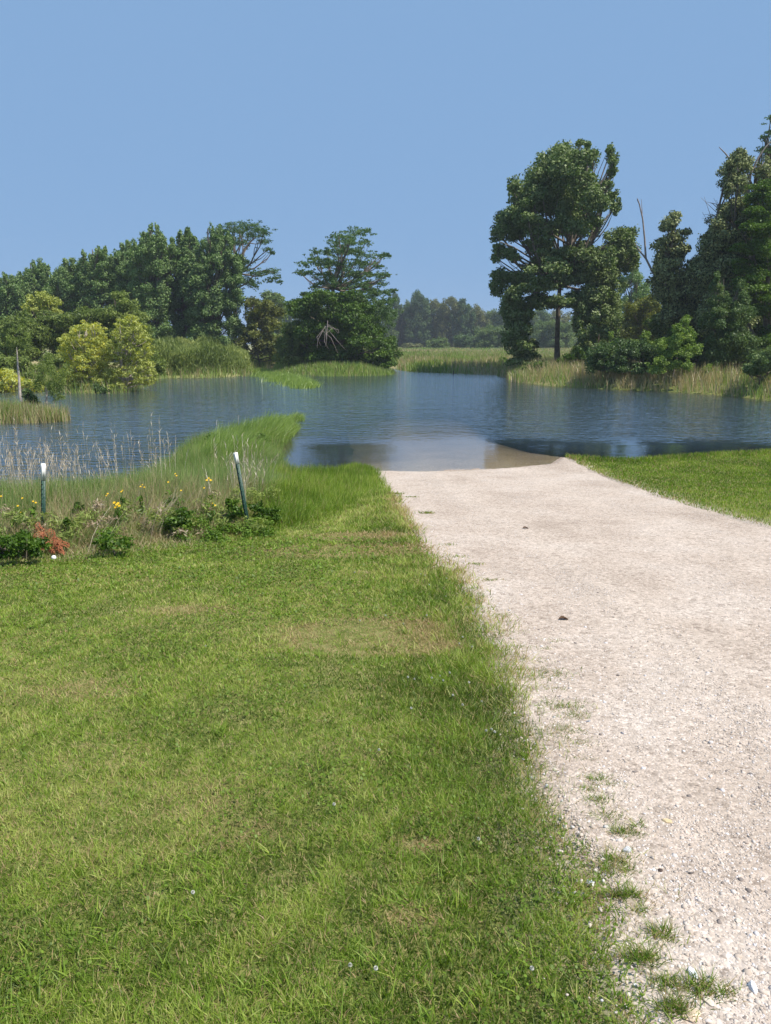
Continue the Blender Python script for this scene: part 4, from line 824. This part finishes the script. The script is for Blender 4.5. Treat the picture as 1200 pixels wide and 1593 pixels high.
for (px, py, rx, ry, lab, mt) in [(682,535,18,9,'round bush standing alone before the distant wood','fargreen'),(724,532,18,11,'dark green low tree before the distant wood','fardark'),(766,524,26,18,'broad rich green tree before the distant wood','fargreen'),(860,520,36,22,'rounded green tree seen beneath the tall tree crown','fargreen'),(640,540,16,6,'low scrub at the left end of the distant wood','farolive')]:
    lobes = [(px+rx*a, py+ry*b_, rx*.42, ry*.5) for a in (-.55, 0, .55) for b_ in (-.45, .1, .6)]
    tree('meadow_bush', lab, 'bush', at(px, 546, 215)[:2], lobes, 215, mt, leaf=.5, trunk_r=.2, sub=6, limbs=False, base_t=.6)
for (px, py, rx, ry, d_, lab, mt) in [(678,565,3.5,7,78,'narrow dark shrub at the meadow water edge','dome'),(783,562,7,7,76,'pale green shrub in the tan meadow grass','lime'),(715,562,10,4,95,'low green bush in the middle of the meadow','dome'),(650,558,8,3,110,'low green clump left in the meadow','willow'),(745,566,12,3,84,'flat green clump near the meadow shore','willow'),(722,552,12,4,130,'dark brushy clump high in the meadow','dome')]:
    lobes = [(px+rx*a, py+ry*b_, rx*.5, ry*.5) for a in (-.5, 0, .5) for b_ in (-.4, .3)]
    shrub('meadow_shrub', lab, 'bush', at(px, py+ry, d_)[:2], lobes, d_, mt, .2, limbs=False)
# ---------------------------------------------------------------- near weeds
def weed(lab, px, py, lobes, mat, leaf, bt=.5, name='leafy_weed', d=None, **kw):
    b = onyard(px, py); return shrub(name, lab, 'weed', b, lobes, b[1], mat, leaf, group='leafy weeds in the unmown strip', trunk_r=.012, base_t=bt, **kw)
weed('largest dark green weed clump, beside the orange netting', 35, 872, [(10,845,22,14),(35,840,24,14),(60,848,16,12),(20,862,26,12),(50,862,22,11),(-15,850,20,16)], 'bright', .026, .35, cover=.6)
weed('dark weed clump in the middle of the strip', 278, 836, [(272,806,18,12),(288,800,16,10),(280,820,24,12),(262,825,12,8)], 'bright', .030, .35, cover=.6)
weed('dark weed at the foot of the leaning post, on its right', 412, 820, [(402,790,14,10),(418,796,16,10),(410,806,20,8),(430,806,8,6)], 'bright', .028, .3, cover=.6)
weed('green weed at the foot of the leaning post, on its left', 362, 822, [(358,785,14,12),(370,795,14,12),(356,805,16,10)], 'bright', .028, .55, cover=.6)
weed('small dark weed right of the upright post', 105, 850, [(102,828,8,8),(108,838,10,8),(104,812,6,7)], 'bright', .03, .3, cover=.5)
weed('weed with broad leaves behind the orange netting', 125, 832, [(118,800,10,9),(130,812,10,10),(122,790,8,8)], 'bright', .036, .4, cover=.5)
weed('low leafy weed at the mown edge', 185, 866, [(165,842,16,10),(195,848,18,10),(180,855,20,8)], 'bright', .03, .5, cover=.5)
b1 = W(345, 715); shrub('spit_weed', 'dark leafy weed on the left of the grass spit', 'weed', b1, [(318,692,14,10),(335,685,14,10),(350,688,12,10),(328,702,16,8),(345,700,14,8)], b1[1], 'bright', .07, base_t=.45, trunk_r=.015, cover=.5, group='leafy weeds on the grass spit')
b1 = W(408, 712); shrub('spit_weed', 'leafy weed on the right side of the grass spit', 'weed', b1, [(400,680,12,9),(412,688,10,10),(405,698,10,9)], b1[1], 'bright', .06, base_t=.5, trunk_r=.015, cover=.5, group='leafy weeds on the grass spit')
def tangle(nm, n_, mat, leaf_, xr_, off, hmax, bt, thr, el=1.0):
    x = xr_[0]+rng.random(n_)*(xr_[1]-xr_[0]); y = ymow(x)+off[0]+rng.random(n_)*(off[1]-off[0]); ok = (fbm(x*1.3+60, y*1.7, 3) > thr) & (x > -y*.56-.8); x, y = x[ok], y[ok]; m_ = len(x)
    z = height(x, y)+.02+hmax*rng.random(m_)*(.5+.8*fbm(x*.8, y*.8, 2))*sstep(-.1, .5, y-ymow(x)+.1)
    V, Fq, T = foliage(np.stack([x, y, z, .07+.05*rng.random(m_), .07+.05*rng.random(m_), .04+.05*rng.random(m_)], 1), leaf_, .45, base_t=bt, shell=.1, elong=el, upb=.6)
    tag(mesh_np(nm, V, Fq, M[mat], None, T), kind='stuff')
tangle('leafy_undergrowth', 300, 'bright', .020, (-6.5, -1.3), (-.05, 1.3), .20, .75, .50)
tangle('grassy_undergrowth', 420, 'willow', .020, (-6.5, -1.4), (0, 2.2), .36, .85, .46, 3.0)
tangle('brown_undergrowth', 90, 'straw', .014, (-6.5, -1.6), (.1, 2.0), .40, .05, .50, 4.0)
# yellow wildflowers
M['petal'] = simple('petal_yellow', (.72, .45, .02), .6, .2)
M['stem'] = simple('stem_green', (.10, .15, .04), .7, .2)
def flower(px, py, ground_py, heads, lab, size=.011):
    b = onyard(px, ground_py); bz = float(height(np.array([b[0]]), np.array([b[1]]))[0])
    root = empty('yellow_wildflower', (b[0], b[1], bz), lab, 'wildflower', 'yellow wildflowers in the unmown strip')
    ms, blooms = MB(), []
    for (hx, hy) in heads:
        mp = MB(); p = at(hx, hy, b[1]+rng.normal(0, .03)); s = np.linspace(0, 1, 5)[:, None]
        pts = np.array([b[0], b[1], bz])*(1-s)+p*s+np.array([.03, 0, 0])*rng.normal()*(4*s*(1-s)); ms.tube(pts, [.004, .0035, .003, .0025, .002], 5)
        nf = 9; up = np.array([rng.normal(0, .3), -.6, .8]); up /= np.linalg.norm(up); a = np.cross(up, [1, 0, 0]); a /= np.linalg.norm(a); c = np.cross(up, a)
        for k in range(nf):
            th = k/nf*6.283+.2; r1 = np.cos(th)*a+np.sin(th)*c; t1_ = np.cross(up, r1)
            mp.add([p+r1*size*.25-t1_*size*.16, p+r1*size*.25+t1_*size*.16, p+r1*size+t1_*size*.22+up*size*.15, p+r1*size-t1_*size*.22+up*size*.15], [[0, 1, 2, 3]])
        blooms.append(mp)
        for k in range(6):                # a domed centre of short florets
            th = k/6*6.283; r1 = np.cos(th)*a+np.sin(th)*c; r2 = np.cos(th+1.05)*a+np.sin(th+1.05)*c
            mp.add([p+up*size*.4, p+r1*size*.35+up*size*.2, p+(r1+r2)*size*.2+up*size*.3, p+r2*size*.35+up*size*.2], [[0, 1, 2, 3]])
    ms.build('stem', M['stem'], root)
    for mp in blooms: mp.build('bloom', M['petal'], root, smooth=False)
    lv = []
    for k in range(7): s = rng.random()*.7+.1; q = np.array([b[0], b[1], bz])*(1-s)+p*s; lv.append([*q, .04, .04, .03])
    V, Fq, T = foliage(np.array(lv), .035, .4, elong=1.8); mesh_np('leaves', V, Fq, M['bright'], root, T)
    return root
flower(182, 785, 840, [(182,785),(180,789),(184,783),(178,782),(186,787)], 'biggest yellow bloom cluster, right of the upright post', .016)
flower(166, 770, 835, [(166,771),(168,768)], 'pair of yellow blooms just left of the biggest cluster')
flower(190, 765, 830, [(189,765),(191,763)], 'yellow bloom just above the biggest cluster')
flower(325, 745, 822, [(325,744),(322,747),(328,747)], 'bright yellow bloom nearest to the leaning post', .014)
flower(319, 760, 828, [(318,759),(331,783),(335,786)], 'small yellow blooms under the bright one by the leaning post')
flower(275, 738, 815, [(275,740),(273,737)], 'orange-yellow bloom high in the grass in mid strip')
flower(282, 763, 820, [(282,763)], 'single yellow bloom low in mid strip')
flower(263, 750, 822, [(262,750)], 'single faint yellow bloom in mid strip')
flower(223, 755, 825, [(222,754),(225,758),(219,757)], 'pale yellow cluster left of mid strip')
flower(28, 787, 845, [(28,787),(35,775)], 'yellow blooms just left of the upright post')
flower(56, 782, 845, [(56,782),(52,780)], 'yellow bloom touching the upright post')
flower(2, 772, 845, [(2,772),(33,797)], 'yellow bloom at the left edge')
# ---------------------------------------------------------------- posts, ball, netting
M['post'] = simple('paint_green', (.018, .06, .045), .5, .4, (30, (.014, .045, .035), (.03, .085, .06)), .3)
M['white'] = simple('paint_white', (.82, .82, .80), .45, .4, (20, (.74, .74, .72), (.86, .86, .84)), .1)
def tpost(bot, top, lab, tip_frac=.24):
    b = onyard(*bot); bz = float(height(np.array([b[0]]), np.array([b[1]]))[0])
    p0 = np.array([b[0], b[1], bz]); p1 = at(top[0], top[1], b[1]-.02)
    ax = p1-p0; L_ = np.linalg.norm(ax); ax /= L_
    rt = np.cross(ax, [0, 1, 0]); rt /= np.linalg.norm(rt); fw = np.cross(rt, ax)
    root = empty('fence_post', p0, lab, 'post', 'steel posts in the unmown strip')
    A = np.array([rt, fw, ax])
    def prof(mb, s0, s1, grow=0.0):
        c = p0+ax*(s0+s1)/2; h = (s1-s0)/2
        mb.box(c, (.023+grow, .0035+grow, h), A); mb.box(c-fw*(.0165+grow), (.0035+grow, .0125, h-.001), A)
    mb = MB(); cut = L_*(1-tip_frac); prof(mb, -.25, cut)
    s = .12
    while s < cut-.03:                  # studs along the flange
        mb.box(p0+ax*s-fw*.033, (.006, .004, .008), A); s += .054
    mb.build('shaft', M['post'], root, smooth=False)
    m2 = MB(); prof(m2, cut, L_, .0012); m2.build('painted_tip', M['white'], root, smooth=False)
tpost((68, 842), (67.5, 721), 'upright green steel post with a white tip at the left', .21)
tpost((388, 826), (366.5, 704), 'green steel post with a white tip, leaning to the left', .14)
# golf ball
gb = onyard(84.5, 873); gz = float(height(np.array([gb[0]]), np.array([gb[1]]))[0])
import bmesh
bm = bmesh.new(); bmesh.ops.create_icosphere(bm, subdivisions=5, radius=.0235)
gd = []
for i in range(220):                     # dimple directions
    ph = math.acos(1-2*(i+.5)/220); th = math.pi*(1+5**.5)*i; gd.append((math.sin(ph)*math.cos(th), math.sin(ph)*math.sin(th), math.cos(ph)))
gd = np.array(gd)
for v in bm.verts:
    q = np.array(v.co)/.0235; m_ = float((gd@q).max()); ang = math.acos(min(1, m_)); v.co *= 1-.03*max(0, 1-(ang/.09)**2)
me = bpy.data.meshes.new('golf_ball'); bm.to_mesh(me); bm.free()
for p in me.polygons: p.use_smooth = True
M['ball'] = simple('ball_white', (.86, .86, .86), .3, .5); me.materials.append(M['ball'])
o = bpy.data.objects.new('golf_ball', me); C.objects.link(o); o.location = (gb[0], gb[1], gz+.035); tag(o, 'small white dimpled ball lying at the mown edge', 'ball')
# crumpled orange netting
M['orange'] = simple('plastic_orange', (.38, .12, .05), .7, .2, (40, (.26, .09, .045), (.46, .17, .08)), .1)
mb = MB(); NU, NV = 26, 15
nb = onyard(78, 862)
c0 = at(58, 826, nb[1]+.10); c1 = at(104, 852, nb[1]-.03); up_ = np.array([0, 0, 1.])
def netp(u, v):
    base_ = c0*(1-u)+c1*u; hgt_ = (.115*math.sin(min(1, u*1.35+.2)*3.14)**.6+.05)
    z_ = float(height(np.array([base_[0]]), np.array([base_[1]]))[0])
    wob = .03*math.sin(u*17+v*5)+.022*math.sin(u*31-v*9)+.015*math.sin(v*23+u*7)
    zz_ = z_+.02+(base_[2]-z_)*(.35+.65*v)+.02*math.sin(u*21+v*11)
    return np.array([base_[0]+.03*math.sin(v*9+u*13), base_[1]+wob-.10*(1-v), zz_+hgt_*(v-.35)*.7])
Pn = [[netp(i/NU, j/NV) for j in range(NV+1)] for i in range(NU+1)]
for i in range(NU+1): mb.tube(Pn[i], .0030, 4)
for j in range(NV+1): mb.tube([Pn[i][j] for i in range(NU+1)], .0024, 4)
o = mb.build('plastic_netting', M['orange']); tag(o, 'crumpled orange plastic netting at the foot of the upright post', 'netting')
# ---------------------------------------------------------------- small things on and by the drive
def rock(px, py, r, col, lab, name='stone', sc=(1, .8, .6), cat='stone'):
    b = onyard(px, py); z_ = float(height(np.array([b[0]]), np.array([b[1]]))[0])
    bm = bmesh.new(); bmesh.ops.create_icosphere(bm, subdivisions=3, radius=1); ps = rng.standard_normal((15, 3)); ps /= np.linalg.norm(ps, axis=1)[:, None]; ds = .50+.28*rng.random(15)
    for v in bm.verts:                   # planes cut off the ball: a broken stone
        q = np.array(v.co); m_ = q@ps.T; k_ = m_/ds; mx_ = k_.max()
        if mx_ > 1: q = q/mx_
        v.co = Vector(q*np.array(sc)*r)
    me = bpy.data.meshes.new(name); bm.to_mesh(me); bm.free(); me.materials.append(simple('stone_'+name+str(int(px)), col, .85, .2, (18/r*.03, tuple(c*.75 for c in col), tuple(min(1, c*1.2) for c in col)), .3))
    o = bpy.data.objects.new(name, me); C.objects.link(o); o.location = (b[0], b[1], z_+.014+r*sc[2]*.45); o.rotation_euler = (0, 0, rng.random()*3); tag(o, lab, cat)
rock(1027, 1361, .013, (.085, .06, .05), 'dark brown stone lying alone on the pale gravel')
rock(1038, 1283, .021, (.60, .47, .28), 'tan yellowish flat stone on the drive', sc=(1.2, .8, .35))
rock(920, 1381, .017, (.75, .73, .72), 'white stone at the grass edge')
rock(975, 1330, .022, (.52, .52, .54), 'grey-white stone near the verge tufts', sc=(1.1, .8, .5))
rock(1075, 1590, .026, (.66, .52, .38), 'cream stone at the bottom of the drive edge', sc=(1.3, .9, .5))
rock(1100, 1566, .019, (.68, .60, .48), 'cream stone behind the last grass tuft', sc=(1.2, .8, .5))
rock(1078, 1524, .020, (.70, .70, .72), 'bluish white stone in the gravel edge', sc=(1.3, .8, .5))
rock(1170, 1544, .021, (.66, .65, .66), 'pale grey stone out on the drive near the bottom', sc=(1.2, .8, .5))
rock(1147, 1440, .015, (.68, .60, .50), 'round cream stone out on the drive')
rock(915, 1126, .014, (.30, .31, .35), 'blue-grey stone between verge tufts and drive', sc=(1.3, .7, .4))
rock(968, 1145, .014, (.22, .22, .24), 'dark grey chip on the drive', sc=(1.3, .7, .4))
rock(1167, 1209, .012, (.20, .18, .17), 'small dark chip near the right edge', sc=(1.2, .8, .5))
# a curled dead leaf on the drive
def deadleaf(px, py, s, lab, rz):
    b = onyard(px, py); z_ = float(height(np.array([b[0]]), np.array([b[1]]))[0])+.02
    mb = MB(); nu, nv = 10, 6; vs = []
    for i in range(nu+1):
        u = i/nu; wv_ = math.sin(u*math.pi)**.7*.42*(1+.12*math.sin(u*25))+.01
        for j in range(nv+1):
            v = j/nv*2-1; vs.append((s*(u-.5)*1.6, s*v*wv_, s*(.35*v*v*wv_*2+.12*math.sin(u*5))))
    f = [[i*(nv+1)+j, (i+1)*(nv+1)+j, (i+1)*(nv+1)+j+1, i*(nv+1)+j+1] for i in range(nu) for j in range(nv)]
    mb.add(vs, f); o = mb.build('dead_leaf', M['leafbrown']); o.location = (b[0], b[1], z_); o.rotation_euler = (0, 0, rz); tag(o, lab, 'leaf')
M['leafbrown'] = simple('leaf_brown', (.10, .06, .035), .8, .2)
deadleaf(877, 967, .048, 'curled brown dead leaf on the drive below the brow', .1)
deadleaf(700+118, 812+12, .05, 'thin dark leaf on the far part of the drive', .3)
# thin stakes standing in the water
M['stakew'] = simple('stake_grey', (.45, .43, .40), .8, .2); M['stakeb'] = simple('stake_dark', (.05, .045, .04), .8, .2)
def stake(px, py0, py1, r, mat, lab, top=False):
    b = W(px, py0); p1 = at(px+.5, py1, b[1]); mb = MB()
    mb.tube([(b[0], b[1], -.4), (b[0], b[1], p1[2]*.5), (p1[0], p1[1], p1[2])], [r, r, r*.8], 7); mb.box((p1[0], p1[1], p1[2]+r*.5), (r*1.3, r*1.3, r*.5))
    tag(mb.build('stake', M[mat]), lab, 'stake')
stake(337, 661, 654, .012, 'stakew', 'short pale stake in the water left of the grass spit')
stake(371, 655, 647, .012, 'stakew', 'taller pale stake close to the grass spit')
stake(705.5, 583, 577, .04, 'stakeb', 'dark stake in the water before the meadow')
b = at(581, 574, 71); mb = MB(); zt = at(581, 559, 71)[2]; z0_ = float(height(np.array([b[0]]), np.array([71.]))[0])
mb.tube([(b[0], 71-1.2, z0_-.3), (b[0], 71-1.2, zt)], [.06, .06], 8); mb.box((b[0], 71-1.2, zt+.03), (.09, .09, .03)); tag(mb.build('marker_post', M['stakew']), 'pale grey post on the island shore in front of the dark tree', 'post')
# white clover heads in the lawn
M['clover'] = simple('clover_white', (.55, .55, .48), .8, .1)
vs_, fs_ = [], []
c0_ = MB()
for k in range(60):
    ph = math.acos(1-1.6*(k+.5)/60); th = 2.4*k; dv = np.array([math.sin(ph)*math.cos(th), math.sin(ph)*math.sin(th), math.cos(ph)])
    a = np.cross(dv, [0, 0, 1.01]); a /= np.linalg.norm(a)+1e-6; p = dv*.0055
    c0_.add([p*.5-a*.0015, p*.5+a*.0015, p*1.1+a*.001, p*1.1-a*.001], [[0, 1, 2, 3]])
head0 = c0_.build('bloom', M['clover'], smooth=False); ms = MB(); ms.tube([(0, 0, -.06), (.003, 0, -.03), (0, 0, 0)], .0012, 5); stem0 = ms.build('stem', M['stem'])
proto = empty('clover_flower', (0, 0, 0), 'small white clover head in the lawn', 'clover', 'white clover heads in the lawn'); head0.parent = proto; stem0.parent = proto
sp = [(600,952),(628,965),(664,952),(635,1047),(645,1050),(685,1045),(690,1052),(672,1048),(700,1040),(757,1130),(770,1132),(765,1128),(745,1298),(828,1500),(662,890),(668,905),(655,888),(694,923),(552,885),(720,985),(735,1000),(715,995),(590,1160),(560,960),(640,1095),(705,1075),(720,1090),(545,1495),(585,1500),(520,1245),(300,1380),(320,1000),(730,1055),(750,1085),(695,895),(742,940)]
for i, (px, py) in enumerate(sp):
    r_ = proto if i == 0 else proto.copy()
    if i:
        C.objects.link(r_)
        for ch in (head0, stem0): c = ch.copy(); C.objects.link(c); c.parent = r_
    b = onyard(px, py+3, .06); z_ = float(height(np.array([b[0]]), np.array([b[1]]))[0]); r_.location = (b[0], b[1], z_+.05)
    r_.rotation_euler = (rng.normal(0, .25), rng.normal(0, .25), rng.random()*6)
# ---------------------------------------------------------------- haze
hz, t, N, L = newmat('haze_air'); pv = N.new('ShaderNodeVolumePrincipled'); pv.inputs['Color'].default_value = (.80, .88, 1, 1); pv.inputs['Density'].default_value = .00042; pv.inputs['Anisotropy'].default_value = .0
o_ = N.new('ShaderNodeOutputMaterial'); L.new(pv.outputs[0], o_.inputs['Volume'])
HAZE = True
if HAZE:
    zmax = 30; mb = MB(); mb.box(((0), 700, (zmax-4)/2), (950, 850, (zmax+4)/2)); tag(mb.build('haze', hz, smooth=False), kind='stuff')
